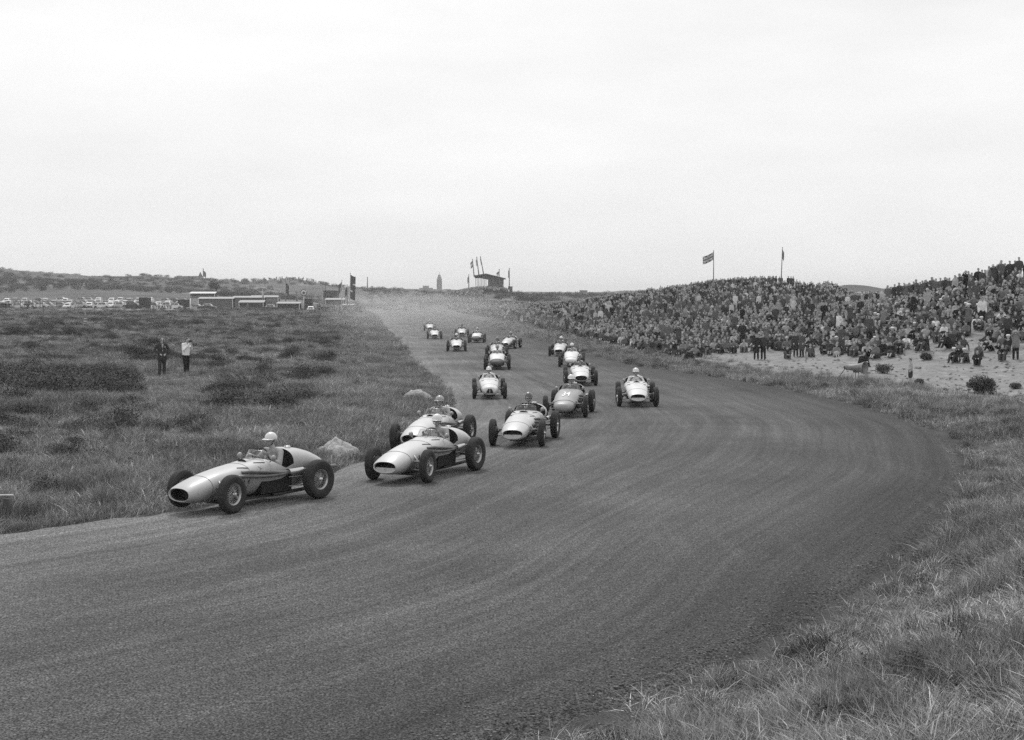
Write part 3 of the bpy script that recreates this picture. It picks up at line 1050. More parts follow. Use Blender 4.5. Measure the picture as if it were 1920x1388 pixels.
def body(j, fine=False, skirt=False, hair=True, shorts=False, bare_arms=False, curl=.5, coat=0.0, head_yaw=0, head_pitch=0, glove=False, hands=None, bulk=1.0):
    V = {k: Vector(v) for k, v in j.items()}
    for k in list(V):
        if k.endswith('L') and k[:-1] + 'R' not in V:
            V[k[:-1] + 'R'] = Vector((V[k].x, -V[k].y, V[k].z))
    C = []
    pel, ch = V['pelvis'], V['chest']
    up = (ch - pel).normalized()
    y = (V['shL'] - V['shR']).normalized()
    b = bulk
    for s in (-1, 1):
        C.append((pel + y * .065 * s, ch + y * .075 * s, .115 * b, .125 * b, TOP))
    C.append((pel + up * .02, ch, .125 * b, .125 * b, TOP))
    C.append((V['shL'] * .94 + V['shR'] * .06, V['shR'] * .94 + V['shL'] * .06, .07, .07, TOP))
    C.append((ch + up * .05, V['neck'], .10, .062, TOP))
    hc = V['head']
    C.append((V['neck'] - up * .03, hc - up * .05, .055, .052, SKIN))
    C += head_caps(hc, head_yaw, head_pitch, hair, fine)
    C.append((pel - up * .05 + y * .06, pel - up * .05 - y * .06, .125 * b, .125 * b, TOP if coat else LEG))
    for s in 'LR':
        sh, el, ha = V['sh' + s], V['el' + s], V['ha' + s]
        C.append((sh, el, .06, .05, TOP))
        C.append((el, ha, .048, .038, SKIN if bare_arms else TOP))
        d = (ha - el).normalized()
        if fine:
            pn = (hands or {}).get(s, Vector((0, -1 if s == 'L' else 1, -.2)))
            C += hand_caps(ha + d * .01, d if not hands or ('d' + s) not in hands else hands['d' + s], pn, 1.0, curl, GLOVE if glove else SKIN)
        else:
            C.append((ha + d * .01, ha + d * .10, .036, .03, GLOVE if glove else SKIN))
        hp, kn, an = V['hip' + s], V['kn' + s], V['an' + s]
        if skirt:
            C.append((hp, kn + (hp - kn) * .12, .125, .13, LEG))
            C.append((kn, an, .052, .036, SKIN))
        elif shorts:
            C.append((hp, hp + (kn - hp) * .72, .105, .095, LEG))
            C.append((kn, hp + (kn - hp) * .6, .058, .065, SKIN))
            C.append((kn, an, .054, .036, SKIN))
        else:
            C.append((hp, kn, .105, .08, LEG))
            C.append((kn, an, .078, .066, LEG))
        to = V['to' + s]
        C.append((an - Vector((0, 0, .025)), to, .045, .036, SHOE))
    if skirt:
        C.append(((V['hipL'] + V['hipR']) / 2, (V['knL'] + V['knR']) / 2 + (V['hipL'] - V['knL']) * .1, .15, .16, LEG))
    if coat:
        C.append((pel + y * .06, pel + y * .07 - up * coat, .14, .15, TOP))
        C.append((pel - y * .06, pel - y * .07 - up * coat, .14, .15, TOP))
    return C

STAND = dict(pelvis=(0, 0, .95), chest=(.0, 0, 1.28), neck=(.01, 0, 1.47), head=(.03, 0, 1.63), shL=(0, .19, 1.42), elL=(-.03, .25, 1.14), haL=(.06, .25, .90),
             hipL=(0, .09, .90), knL=(.01, .10, .50), anL=(-.02, .11, .10), toL=(.14, .13, .035))
def P(base, **k):
    d = dict(base)
    for a, v in k.items():
        d[a] = v
    return d
SIT = dict(pelvis=(-.05, 0, .13), chest=(.04, 0, .45), neck=(.09, 0, .63), head=(.14, 0, .79), shL=(.05, .18, .58), elL=(.22, .26, .40), haL=(.42, .10, .42),
           hipL=(-.02, .10, .12), knL=(.36, .14, .46), anL=(.56, .12, .09), toL=(.70, .14, .04))
POSES = {
    'stand': body(STAND),
    'stand_coat': body(P(STAND, elL=(-.06, .27, 1.16), haL=(.08, .20, .98)), coat=.32),
    'stand_skirt': body(P(STAND, knL=(.01, .08, .50), haL=(.12, .18, 1.05), elL=(-.02, .25, 1.12)), skirt=True, bare_arms=True, coat=.05),
    'stand_glass': body(P(STAND, elL=(.14, .27, 1.34), haL=(.16, .09, 1.56)), coat=.12),
    'stand_pocket': body(P(STAND, elL=(-.14, .29, 1.15), haL=(.02, .19, .97), hipR=(0, -.09, .9), knR=(.08, -.12, .50), anR=(.05, -.15, .10), toR=(.2, -.18, .035)), coat=.15),
    'sit_knees': body(SIT),
    'sit_hug': body(P(SIT, chest=(.10, 0, .42), neck=(.19, 0, .58), head=(.25, 0, .73), shL=(.14, .17, .54), elL=(.30, .24, .38), haL=(.48, .06, .30))),
    'sit_back': body(P(SIT, pelvis=(.0, 0, .13), chest=(-.12, 0, .43), neck=(-.15, 0, .61), head=(-.11, 0, .78), shL=(-.15, .19, .56), elL=(-.30, .27, .32), haL=(-.36, .25, .08), knL=(.45, .10, .30), anL=(.80, .10, .09), toL=(.88, .14, .13))),
    'sit_cross': body(P(SIT, chest=(.02, 0, .46), neck=(.05, 0, .64), head=(.10, 0, .80), knL=(.26, .34, .16), anL=(.34, -.05, .09), toL=(.32, -.16, .06), elL=(.16, .29, .36), haL=(.28, .2, .22))),
    'sit_skirt': body(P(SIT, knL=(.34, .08, .30), anL=(.58, .06, .07), toL=(.70, .07, .05), elL=(.12, .24, .34), haL=(.3, .1, .30)), skirt=True, coat=.02),
    'sit_side': body(P(SIT, chest=(.0, .06, .44), neck=(.03, .10, .62), head=(.08, .12, .78), shL=(0, .26, .52), shR=(.02, -.12, .58), elL=(-.05, .38, .3), haL=(-.05, .42, .05), elR=(.2, -.2, .38), haR=(.38, -.1, .34), knL=(.40, .05, .14), anL=(.36, -.25, .08), toL=(.3, -.36, .06), knR=(.38, -.2, .42), anR=(.52, -.2, .08), toR=(.66, -.2, .04), hipR=(-.02, -.1, .12))),
}
M_SKIN = grey('skin', .42, .6, vary=.08)
TONES = {'black': .022, 'charcoal': .05, 'dark grey': .085, 'mid-grey': .15, 'grey tweed': .21, 'pale grey': .36, 'white': .68}
CLOTH = {k: grey('cloth_' + k.replace(' ', '_').replace('-', '_'), v, .9, vary=.18, scale=9, spec=.1) for k, v in TONES.items()}
M_SHOE = grey('shoe_leather', .03, .5)
M_HAIRD = grey('hair_dark', .03, .6)
M_HAIRL = grey('hair_fair', .16, .6)
BODY = {k: fuse('body', c, .034, 620, [M_SKIN, CLOTH['dark grey'], CLOTH['charcoal'], M_SHOE, M_HAIRD, M_SKIN], 3) for k, c in POSES.items()}

# headgear, head centre at the origin, face towards +x
def _hair_mesh():
    mb = MB().sphere((-.012, 0, .022), (.104, .096, .098), 14, 9)
    keep = []
    for f in mb.f:
        c = sum((Vector(mb.v[i]) for i in f), Vector()) / len(f)
        if c.z > .055 - 1.1 * min(0, c.x + .0) * 0 and (c.z > .05 or c.x < .01) or (c.x < -.03 and c.z > -.05):
            keep.append(f)
    mb.f = keep; mb.m = [0] * len(keep); mb.s = [True] * len(keep)
    return mb.mesh('hair', [M_HAIRD])
def _cap_mesh(v, nm, peak=True):
    mb = MB().lathe([(.004, .145), (.07, .14), (.112, .105), (.110, .07), (.100, .055)], 14)
    if peak:
        mb.lathe([(.0, .062), (.085, .058), (.088, .052), (.0, .056)], 12, c=(.065, 0, 0))
    return mb.mesh(nm, [v])
def _hat_mesh(v):
    mb = MB().lathe([(.0, .165), (.05, .172), (.085, .15), (.098, .06), (.155, .05), (.16, .056), (.10, .068)], 16)
    return mb.mesh('hat', [v])
HEADGEAR = {'hair': _hair_mesh(), 'white cap': _cap_mesh(grey('cap_white', .72, .8), 'cap'), 'dark cap': _cap_mesh(grey('cap_dark', .05, .9), 'cap'),
            'dark hat': _hat_mesh(grey('hat_dark', .06, .9)), 'pale hat': _hat_mesh(grey('hat_pale', .4, .9))}
HEADPOS = {}
for k in POSES:
    HEADPOS[k] = None
_hp = {'stand': (.03, 0, 1.63), 'stand_coat': (.03, 0, 1.63), 'stand_skirt': (.03, 0, 1.63), 'stand_glass': (.03, 0, 1.63), 'stand_pocket': (.03, 0, 1.63),
       'sit_knees': (.14, 0, .79), 'sit_hug': (.25, 0, .73), 'sit_back': (-.11, 0, .78), 'sit_cross': (.10, 0, .80), 'sit_skirt': (.14, 0, .79), 'sit_side': (.08, .12, .78)}
HEADPOS.update(_hp)

POSE_WORDS = {'stand': 'standing', 'stand_coat': 'standing in a long coat', 'stand_skirt': 'standing in a skirt', 'stand_glass': 'standing with hands raised to the eyes',
              'stand_pocket': 'standing with hands at the hips', 'sit_knees': 'sitting with knees drawn up', 'sit_hug': 'sitting hunched over the knees',
              'sit_back': 'sitting leaning back on the hands', 'sit_cross': 'sitting cross-legged', 'sit_skirt': 'sitting in a skirt', 'sit_side': 'sitting propped on one arm'}

def person(pose, x, y, z, rz, top, leg, gear='hair', s=1.0, label=None, group='spectators on the crowded dune', hairm=None):
    root = empty('person', (x, y, z), rz)
    root.scale = (s, s, s)
    b = bpy.data.objects.new('body', BODY[pose])
    link(b, root)
    set_mat(b, 1, CLOTH[top]); set_mat(b, 2, CLOTH[leg])
    if hairm:
        set_mat(b, 4, hairm)
    if gear != 'hair':
        g = bpy.data.objects.new(gear.split()[-1], HEADGEAR[gear])
        link(g, root)
        g.location = HEADPOS[pose]
    else:
        g = bpy.data.objects.new('hair', HEADGEAR['hair'])
        link(g, root)
        g.location = HEADPOS[pose]
        if hairm:
            set_mat(g, 0, hairm)
    if label:
        tag(root, label, 'person', group)
    return root

def face_road(x, y):
    """heading (local +x) towards the bend where the cars are"""
    tx, ty = 3.0, max(30.0, y * .72 - 8)
    return math.atan2(ty - y, tx - x)

# ---- singled-out spectators: photo pixel of the feet / seat
SP = [
    ('stand_skirt', 1707, 719, -.9, 'pale grey', 'charcoal', 'hair', .70, 'small child in a dark skirt standing alone on the sand'),
    ('stand_glass', 1904, 677, .3, 'grey tweed', 'black', 'hair', 1.0, 'man in light tweed jacket standing with hands raised at right edge'),
    ('sit_knees', 1880, 678, .2, 'black', 'dark grey', 'hair', 1.0, 'man in a black suit seated on sand beside the standing man'),
    ('sit_knees', 1790, 682, -.1, 'black', 'charcoal', 'white cap', .95, 'boy in white cap seated at the left of the front trio'),
    ('sit_hug', 1812, 681, -.2, 'charcoal', 'charcoal', 'white cap', .95, 'boy in white cap hunched in the middle of the front trio'),
    ('sit_knees', 1832, 686, .3, 'black', 'black', 'hair', .95, 'bareheaded boy in black seated at the right of the front trio'),
    ('sit_knees', 1800, 668, .0, 'mid-grey', 'black', 'hair', .95, 'youth in mid-grey seated just behind the white-capped boys'),
    ('sit_hug', 1838, 668, .0, 'grey tweed', 'dark grey', 'hair', .95, 'youth in tweed seated behind the bareheaded boy in black'),
    ('sit_hug', 1614, 688, .9, 'black', 'black', 'hair', 1.05, 'person in a black coat seated low on sand above the loudspeaker horn'),
    ('stand_pocket', 1572, 632, -.6, 'white', 'black', 'hair', 1.0, 'man in white jacket and black trousers standing left of the bush'),
    ('stand', 1841, 612, .6, 'white', 'black', 'hair', 1.05, 'man in bright white jacket standing high among seated people'),
    ('sit_knees', 1812, 594, 0, 'dark grey', 'charcoal', 'white cap', 1.0, 'seated person with a round white cap left of the white jacket'),
    ('sit_cross', 1834, 596, 0, 'charcoal', 'charcoal', 'white cap', 1.0, 'seated person with a white cap right behind the white jacket'),
    ('stand_coat', 1418, 675, .2, 'black', 'black', 'hair', 1.0, 'man in a long black coat, left of the standing pair on sand'),
    ('stand', 1431, 675, -.2, 'charcoal', 'black', 'hair', 1.0, 'man in charcoal jacket, right of the standing pair on sand'),
    ('stand_coat', 1492, 671, .5, 'charcoal', 'charcoal', 'hair', .95, 'standing dark-coated person at the right of the small sand group'),
    ('stand_coat', 1503, 671, -.4, 'dark grey', 'black', 'hair', .95, 'standing dark grey coated person in the small sand group'),
    ('sit_hug', 1475, 673, .4, 'black', 'dark grey', 'hair', 1.0, 'crouching dark person at the left of the small sand group'),
    ('sit_back', 1520, 670, .4, 'dark grey', 'charcoal', 'hair', 1.0, 'person leaning back on the sand right of the small group'),
    ('sit_hug', 1285, 679, 2.0, 'black', 'black', 'hair', 1.05, 'boy in black seated apart at the end of the front row'),
    ('sit_knees', 1272, 674, 0, 'charcoal', 'black', 'hair', 1.0, 'dark figure seated next to the lone boy in black'),
    ('sit_knees', 1258, 672, 0, 'charcoal', 'charcoal', 'hair', 1.0, 'dark figure seated right of the small round horn'),
    ('stand_coat', 1738, 588, .3, 'pale grey', 'pale grey', 'pale hat', 1.0, 'tall figure wrapped in a pale long coat on the upper slope'),
    ('stand', 1527, 540, .3, 'charcoal', 'charcoal', 'hair', 1.0, 'lone figure standing on the skyline right of the flagpoles'),
    ('sit_knees', 1700, 655, 0, 'white', 'pale grey', 'hair', 1.0, 'woman in white blouse seated at the front of the sand slope'),
    ('sit_skirt', 1722, 657, 0, 'black', 'black', 'hair', 1.0, 'person in black seated right of the woman in white'),
    ('sit_back', 1668, 650, 0, 'dark grey', 'black', 'hair', 1.0, 'person in dark grey reclining in front of the leafy bush'),
]
taken = []
for pose, px, py, dr_, top, leg, gear, s, lab in SP:
    g = ground(px, py, 40)
    taken.append((g.x, g.y))
    person(pose, g.x, g.y, g.z - .02, face_road(g.x, g.y) + dr_, top, leg, gear, s, lab)
# figures on the skyline by the second flagpole
for k, (px, lab) in enumerate([(1478, 'leftmost of the skyline trio right of the thin flagpole'), (1483, 'middle figure of the skyline trio right of the thin flagpole'), (1487, 'rightmost figure of the skyline trio right of the thin flagpole'),
                               (1449, 'skyline figure just left of the thin flagpole'), (1455, 'skyline figure touching the left side of the thin flagpole'), (1465, 'skyline figure standing against the thin flagpole')]):
    p = at(px, 540, 207)
    z = hgt(p.x, 207)
    person(['stand', 'stand_pocket', 'stand_coat'][k % 3], p.x, 207, z, -2.2 + .6 * k, 'charcoal', 'black', 'hair', 1.0, lab)

# ---- the crowd: polygon on the slope
LOW = [(-20.5, 420), (-12, 340), (-1.2, 224), (3.6, 162), (7.6, 115), (9.4, 95)]
LOW += [tuple(ground(px, py, 60)[:2]) for px, py in [(1285, 672), (1340, 664), (1420, 660), (1500, 658), (1560, 668), (1620, 676), (1690, 667), (1750, 659), (1800, 660), (1860, 663), (1920, 659), (2010, 655)]]
LOW += [(46, 74)]
HIGH = [(72, 66), (50, 86), (39, 103), (37, 120), (41, 160), (46, 205), (41, 221), (35.5, 236), (32, 266), (28, 325), (10, 375), (-8, 420)]
POLY = np.array(LOW + HIGH, float)

def inside(X, Y, P):
    r = np.zeros(len(X), bool)
    j = len(P) - 1
    for i in range(len(P)):
        xi, yi, xj, yj = P[i, 0], P[i, 1], P[j, 0], P[j, 1]
        c = ((yi > Y) != (yj > Y)) & (X < (xj - xi) * (Y - yi) / (yj - yi + 1e-12) + xi)
        r ^= c
        j = i
    return r

def spread(X, Y, rmin):
    """drop points that stand on each other"""
    cell, ok = {}, np.zeros(len(X), bool)
    for i in range(len(X)):
        c = (int(math.floor(X[i] / rmin)), int(math.floor(Y[i] / rmin)))
        if any((X[i] - a) ** 2 + (Y[i] - b) ** 2 < rmin * rmin for dx in (-1, 0, 1) for dy in (-1, 0, 1) for a, b in cell.get((c[0] + dx, c[1] + dy), ())):
            continue
        cell.setdefault(c, []).append((X[i], Y[i]))
        ok[i] = True
    return ok

N0 = 75000
Y = rng.uniform(60, 430, N0)
X = rng.uniform(-25, 75, N0)
m = inside(X, Y, POLY)
X, Y = X[m], Y[m]
X = np.concatenate([[t[0] for t in taken], X]); Y = np.concatenate([[t[1] for t in taken], Y])
ok = spread(X, Y, .62)
ok[:len(taken)] = False
d_low, _ = dist_poly(X, Y, np.array(LOW))
d_high, _ = dist_poly(X, Y, np.array(HIGH))
gap = fbm(X / 3.5, Y / 3.5, 91, 3)
thin = .98 * sstep(.32, .42, gap + .16 * sstep(0, 9, d_low) + .12 * (Y > 115))
ok &= rng.random(len(X)) < thin
# bare top between the two flagpoles
pxs, _ = proj(X, Y, height(X, Y))
_pz = np.array(proj(X, Y, height(X, Y)))[1]
ok &= ~((pxs > 1462 + 25 * (gap - .5)) & (pxs < 1600) & (Y > 150) & (_pz < 549 + 10 * (gap - .5)))
# nobody seen beyond the right edge of the frame
ok &= pxs < 2010
X, Y, d_high, d_low, pxs = X[ok], Y[ok], d_high[ok], d_low[ok], pxs[ok]
Zc = height(X, Y)
up_share = np.clip(.04 + .85 * sstep(6, 1.5, d_high) + .22 * sstep(125, 180, Y), 0, .95)
standing = rng.random(len(X)) < up_share
order = np.argsort(np.where(pxs < 1915, Y, 1e6))
NIND = 262
ind = set(order[:NIND].tolist())
st_names = ['stand', 'stand_coat', 'stand_skirt', 'stand_glass', 'stand_pocket']
si_names = ['sit_knees', 'sit_hug', 'sit_back', 'sit_cross', 'sit_skirt', 'sit_side']
tone_names = list(TONES)
tone_p = np.array([.20, .24, .20, .15, .10, .08, .03])

def where_words(px, dl, dh):
    a = ('left of the sandy hollow' if px < 1420 else 'above the standing pair on sand' if px < 1540 else 'near the man in the white jacket' if px < 1640 else
         'around the leafy bush' if px < 1720 else 'above the loudspeaker and child' if px < 1800 else 'above the front trio of boys' if px < 1865 else 'by the right frame edge')
    b = 'on the skyline' if dh < 4 else 'in the front rows' if dl < 4 else 'in the middle rows' if dl < 14 else 'in the upper rows'
    return b + ' ' + a

for i in order[:NIND]:
    pose = random.choice(st_names if standing[i] else si_names)
    top, leg = rng.choice(tone_names, p=tone_p), rng.choice(['black', 'charcoal', 'dark grey', 'mid-grey', 'pale grey'], p=[.34, .3, .2, .1, .06])
    gear = str(rng.choice(['hair', 'hair', 'hair', 'white cap', 'dark cap', 'dark hat', 'pale hat'], p=[.3, .25, .25, .04, .07, .06, .03]))
    hm = None if rng.random() < .65 else M_HAIRL
    gw = '' if gear == 'hair' else ' with ' + gear
    lab = '%s person%s %s %s' % (top, gw, POSE_WORDS[pose].replace(' with hands raised to the eyes', ' hands raised').replace(' with knees drawn up', ' knees up').replace(' leaning back on the hands', ' leaning back').replace(' hunched over the knees', ' hunched').replace(' propped on one arm', ' on one arm').replace(' with hands at the hips', ' hands at hips'), where_words(pxs[i], d_low[i], d_high[i]))
    lab = ' '.join(lab.replace('pale grey person', 'person in pale grey').replace('white person', 'person in white').replace('black person', 'person in black').split()[:16])
    if not lab.startswith('person'):
        w = lab.split(' person', 1)
        lab = 'person in ' + w[0] + w[1]
    person(pose, X[i], Y[i], Zc[i] - .03, face_road(X[i], Y[i]) + rng.normal(0, .35), top, leg, gear, float(rng.uniform(.98, 1.12)), ' '.join(lab.split()[:16]), hairm=hm)

# ---- everyone farther off: one mass
rest = np.array([i for i in range(len(X)) if i not in ind])
M_T = grey('crowd_coat', .075, .9, vary=.15, scale=9, spec=.1, rnd=.85)
M_L = grey('crowd_trousers', .045, .9, vary=.15, scale=9, spec=.1, rnd=.7)
M_P = grey('crowd_shirt', .38, .9, vary=.15, spec=.1, rnd=.75)
crowd_lib = []
for k, (pose, tm_) in enumerate([(p, t) for p in st_names for t in (0, 1)] + [(p, t) for p in si_names for t in (0, 1)]):
    me = BODY[pose].copy()
    for q, mm in enumerate((M_SKIN, M_P if tm_ else M_T, M_L, M_SHOE, M_HAIRD if k % 3 else M_HAIRL, M_SKIN)):
        me.materials[q] = mm
    crowd_lib.append(me)
lo = rng.random(len(rest)) < .17
pick = np.where(standing[rest], rng.integers(0, 5, len(rest)) * 2, 10 + rng.integers(0, 6, len(rest)) * 2) + lo
yaw = np.array([face_road(X[i], Y[i]) for i in rest]) + rng.normal(0, .4, len(rest))
PR = np.stack([X[rest], Y[rest], Zc[rest] - .03], -1)

# spectators packed on the grandstand hill and along the far straight
hx, hy = [], []
X2 = rng.uniform(-46, 14, 26000); Y2 = rng.uniform(400, 560, 26000)
Z2 = height(X2, Y2)
px2, py2 = proj(X2, Y2, Z2)
d2, r2 = road_dist(X2, Y2)
hill = (px2 > 700) & (px2 < 955) & (Y2 > 420) & (Y2 < 556) & r2 & (d2 > 3) & (py2 < 572 + .0 * px2) & ~((px2 > 905) & (Y2 < 500))
sel = hill
X2, Y2, Z2 = X2[sel], Y2[sel], Z2[sel]
ok2 = spread(X2, Y2, .8)
X2, Y2, Z2 = X2[ok2], Y2[ok2], Z2[ok2]
# thin line of people along the inner edge far down the straight, behind the dust
X3 = rng.uniform(-75, -20, 2600); Y3 = rng.uniform(330, 480, 2600)
d3, r3 = road_dist(X3, Y3)
k3 = (~r3) & (d3 > 2) & (d3 < 14) & (rng.random(len(X3)) < .55)
X3, Y3 = X3[k3], Y3[k3]
Z3 = height(X3, Y3)
# skyline figures on the far left hill
px4 = np.concatenate([rng.uniform(475, 600, 70), rng.uniform(1010, 1090, 20)])
X4 = (px4 - CX) / FPX * 795; Y4 = np.full(len(px4), 795.0) - rng.uniform(0, 40, len(px4)); X4 = X4 * Y4 / 795
Z4 = height(X4, Y4)
P2 = np.concatenate([PR, np.stack([X2, Y2, Z2], -1), np.stack([X3, Y3, Z3], -1), np.stack([X4, Y4, Z4], -1)])
n2 = len(P2) - len(PR)
pick = np.concatenate([pick, rng.integers(0, 10, n2)])
yaw = np.concatenate([yaw, rng.uniform(-2.6, -.8, n2)])
scatter('crowd', crowd_lib, P2, rng.uniform(.92, 1.06, len(P2)), yaw, pick, 'dense mass of spectators covering the far dune and grandstand hill', 'crowd')

# ================================================================== RACING CARS
# local frame: x forward, y to the car's left, z up, origin on the ground midway between the axles
M_PAINT = {k: grey('paint_' + k, v, .48, coat=.18, vary=.08, scale=2.5) for k, v in {'pale': .43, 'light': .50, 'silver': .60, 'mid': .27, 'dark': .07}.items()}
M_PAINT['dark'] = grey('paint_dark_matt', .05, .65, coat=0, vary=.2)
M_TYRE = grey('tyre_rubber', .028, .85, vary=.3, scale=14)
M_RIM = grey('rim_alloy', .38, .35, metal=.8)
M_STEEL = grey('bright_steel', .55, .3, metal=.9)
M_DULL = grey('dull_steel', .30, .5, metal=.7)
M_IRON = grey('dark_iron', .06, .6, metal=.4)
M_EXH = grey('exhaust_pipe', .16, .55, metal=.5, vary=.3)
M_BLACK = grey('black_interior', .012, .8)
M_LEATHER = grey('seat_leather', .03, .6)
M_WHITEP = grey('white_paint', .80, .5, vary=.04)
M_MESH = grey('radiator_mesh', .05, .6, metal=.5, vary=.5, scale=60)
gl, nt, bs = new_mat('perspex')
_tr = nt.nodes.new('ShaderNodeBsdfTransparent'); _tr.inputs[0].default_value = (.86, .86, .86, 1)
_gl = nt.nodes.new('ShaderNodeBsdfGlossy'); _gl.inputs['Roughness'].default_value = .12
_fr = nt.nodes.new('ShaderNodeFresnel'); _fr.inputs[0].default_value = 1.5
_mx = nt.nodes.new('ShaderNodeMixShader')
_fa = nmath(nt, 'ADD', _fr.outputs[0], .06)
nt.links.new(_fa, _mx.inputs[0]); nt.links.new(_tr.outputs[0], _mx.inputs[1]); nt.links.new(_gl.outputs[0], _mx.inputs[2])
nt.links.new(_mx.outputs[0], nt.nodes['Material Output'].inputs['Surface'])
M_GLASS = gl

def lerp_table(T, x):
    xs = [t[0] for t in T]
    out = []
    for c in range(1, len(T[0])):
        out.append(float(np.interp(-x, [-a for a in xs], [t[c] for t in T])))
    return out

#        x     half-w  top    bottom  squareness
SEC = [(1.80, .275, .478, .238, 2.3), (1.74, .305, .512, .212, 2.25), (1.60, .338, .568, .188, 2.2), (1.35, .364, .640, .165, 2.2), (1.05, .372, .705, .155, 2.2), (.70, .390, .755, .150, 2.3),
       (.35, .405, .797, .150, 2.4), (.10, .415, .827, .150, 2.5), (-.10, .425, .850, .150, 2.7), (-.40, .435, .860, .155, 2.7), (-.66, .440, .985, .160, 2.5), (-.85, .435, .985, .170, 2.4),
       (-1.10, .415, .950, .190, 2.3), (-1.35, .375, .880, .225, 2.2), (-1.60, .305, .775, .275, 2.1), (-1.80, .215, .655, .330, 2.0), (-1.93, .110, .540, .390, 2.0), (-1.98, .02, .475, .440, 2.0)]

SEC_BLUNT = [(1.80, .17, .40, .28, 2.2), (1.76, .25, .455, .235, 2.3), (1.68, .31, .50, .20, 2.4), (1.50, .345, .555, .175, 2.4), (1.20, .375, .645, .16, 2.4), (.85, .395, .755, .15, 2.4), (.50, .408, .815, .15, 2.4), (.10, .415, .845, .15, 2.5)] + SEC[8:]
def lower(x):
    return float(np.interp(x, [-1.9, -1.2, .6, 1.15, 1.6], [1.0, .62, .58, .72, 1.0]))
def section(x, n, rim=None, sec=SEC):
    """closed (rim None) or open-topped ring of n points, from the left top round the bottom to the right top"""
    hw, zt, zb, ex = lerp_table(sec, x)
    zc, hh = zb + float(np.interp(x, [.8, 1.6], [.67, .52])) * (zt - zb), 0
    pts = []
    def pt(a):
        c, s = math.cos(a), math.sin(a)
        hh = (zt - zc) if s >= 0 else (zc - zb)
        e = ex if s >= 0 else lower(x) * ex
        return (x, hw * math.copysign(abs(c) ** (2 / e), c), zc + hh * math.copysign(abs(s) ** (2 / e), s))
    a0 = math.pi / 2
    if rim is not None and rim < zt - 1e-4:
        q = max(0.0, min(1.0, (rim - zc) / (zt - zc)))
        a0 = math.asin(q ** (ex / 2))
    # angles from a0 (left) down through -90 to pi - a0 (right)
    for k in range(n):
        t = k / (n - 1)
        pts.append(pt(a0 - t * (2 * a0 + math.pi - 2 * (a0 - 0)) if False else a0 + (-(math.pi + 2 * a0)) * t))
    return pts

def cockpit_rim(x):
    if x >= -.06:
        return None
    return float(np.interp(-x, [.06, .16, .30, .44, .52, .60, .66], [.845, .805, .725, .655, .630, .625, .635]))

NR = 41
def loft(mb, xs, rimf=None, sec=SEC, mat=0):
    rings = [section(x, NR, rimf(x) if rimf else None, sec) for x in xs]
    vs = [p for r in rings for p in r]
    fs = []
    for i in range(len(rings) - 1):
        for k in range(NR - 1):
            fs.append((i * NR + k, i * NR + k + 1, (i + 1) * NR + k + 1, (i + 1) * NR + k))
    mb.add(vs, fs, mat)
    return rings

def nose_lip(mb, ring, mat=0):
    """rolls the front edge inwards into the intake"""
    c = Vector((0, 0, 0))
    for p in ring:
        c += Vector(p)
    c /= len(ring)
    prev = ring
    for sc_, dx in ((.965, .010), (.93, .0), (.90, -.03), (.86, -.14), (.82, -.26)):
        new = [(ring[0][0] + dx, c.y + (p[1] - c.y) * sc_, c.z + (p[2] - c.z) * sc_) for p in ring]
        n = len(ring)
        mb.add(prev + new, [(k, k + 1, n + k + 1, n + k) for k in range(n - 1)], 1 if dx < -.03 else mat)
        prev = new
    return prev

def bodywork(style):
    """front body mesh with cockpit cut-out; style: oval, slot, blunt"""
    mb = MB()
    sec = SEC
    if style == 'blunt':
        sec = SEC_BLUNT
    if style == 'slot':
        sec = [(1.80, .20, .50, .23, 2.0), (1.775, .245, .535, .215, 2.1), (1.70, .285, .57, .20, 2.2)] + SEC[2:]
    xs = [1.80, 1.775, 1.74, 1.68] + list(np.arange(1.60, .0, -.10)) + list(np.arange(-.02, -.665, -.04)) + [-.66]
    rings = loft(mb, xs, cockpit_rim, sec)
    inner = None
    if style == 'oval':
        inner = nose_lip(mb, rings[0])
    else:
        n = NR
        r0 = rings[0]
        c = (1.815, 0, sum(p[2] for p in r0) / n)
        mb.add(list(r0) + [c], [(k, k + 1, n) for k in range(n - 1)])
    me = mb.mesh('body', [M_PAINT['pale'], M_BLACK], .0005)
    return me, inner

def surf_z(x, y, sec=None):
    hw, zt, zb, ex = lerp_table(sec or SEC, x)
    zc = zb + float(np.interp(x, [.8, 1.6], [.67, .52])) * (zt - zb)
    c = min(.999, abs(y) / hw)
    return zc + (zt - zc) * (1 - c ** ex) ** (1 / ex)

def surf_y(x, z):
    hw, zt, zb, ex = lerp_table(SEC, x)
    zc = zb + float(np.interp(x, [.8, 1.6], [.67, .52])) * (zt - zb)
    hh = (zt - zc) if z > zc else (zc - zb)
    s = min(.999, abs(z - zc) / hh)
    ex = ex if z > zc else ex * lower(x)
    return hw * (1 - s ** ex) ** (1 / ex)

MESHES = {}
for st in ('oval', 'slot', 'blunt'):
    MESHES['body_' + st], inner_ = bodywork(st)
    if inner_:
        OVAL_IN = inner_

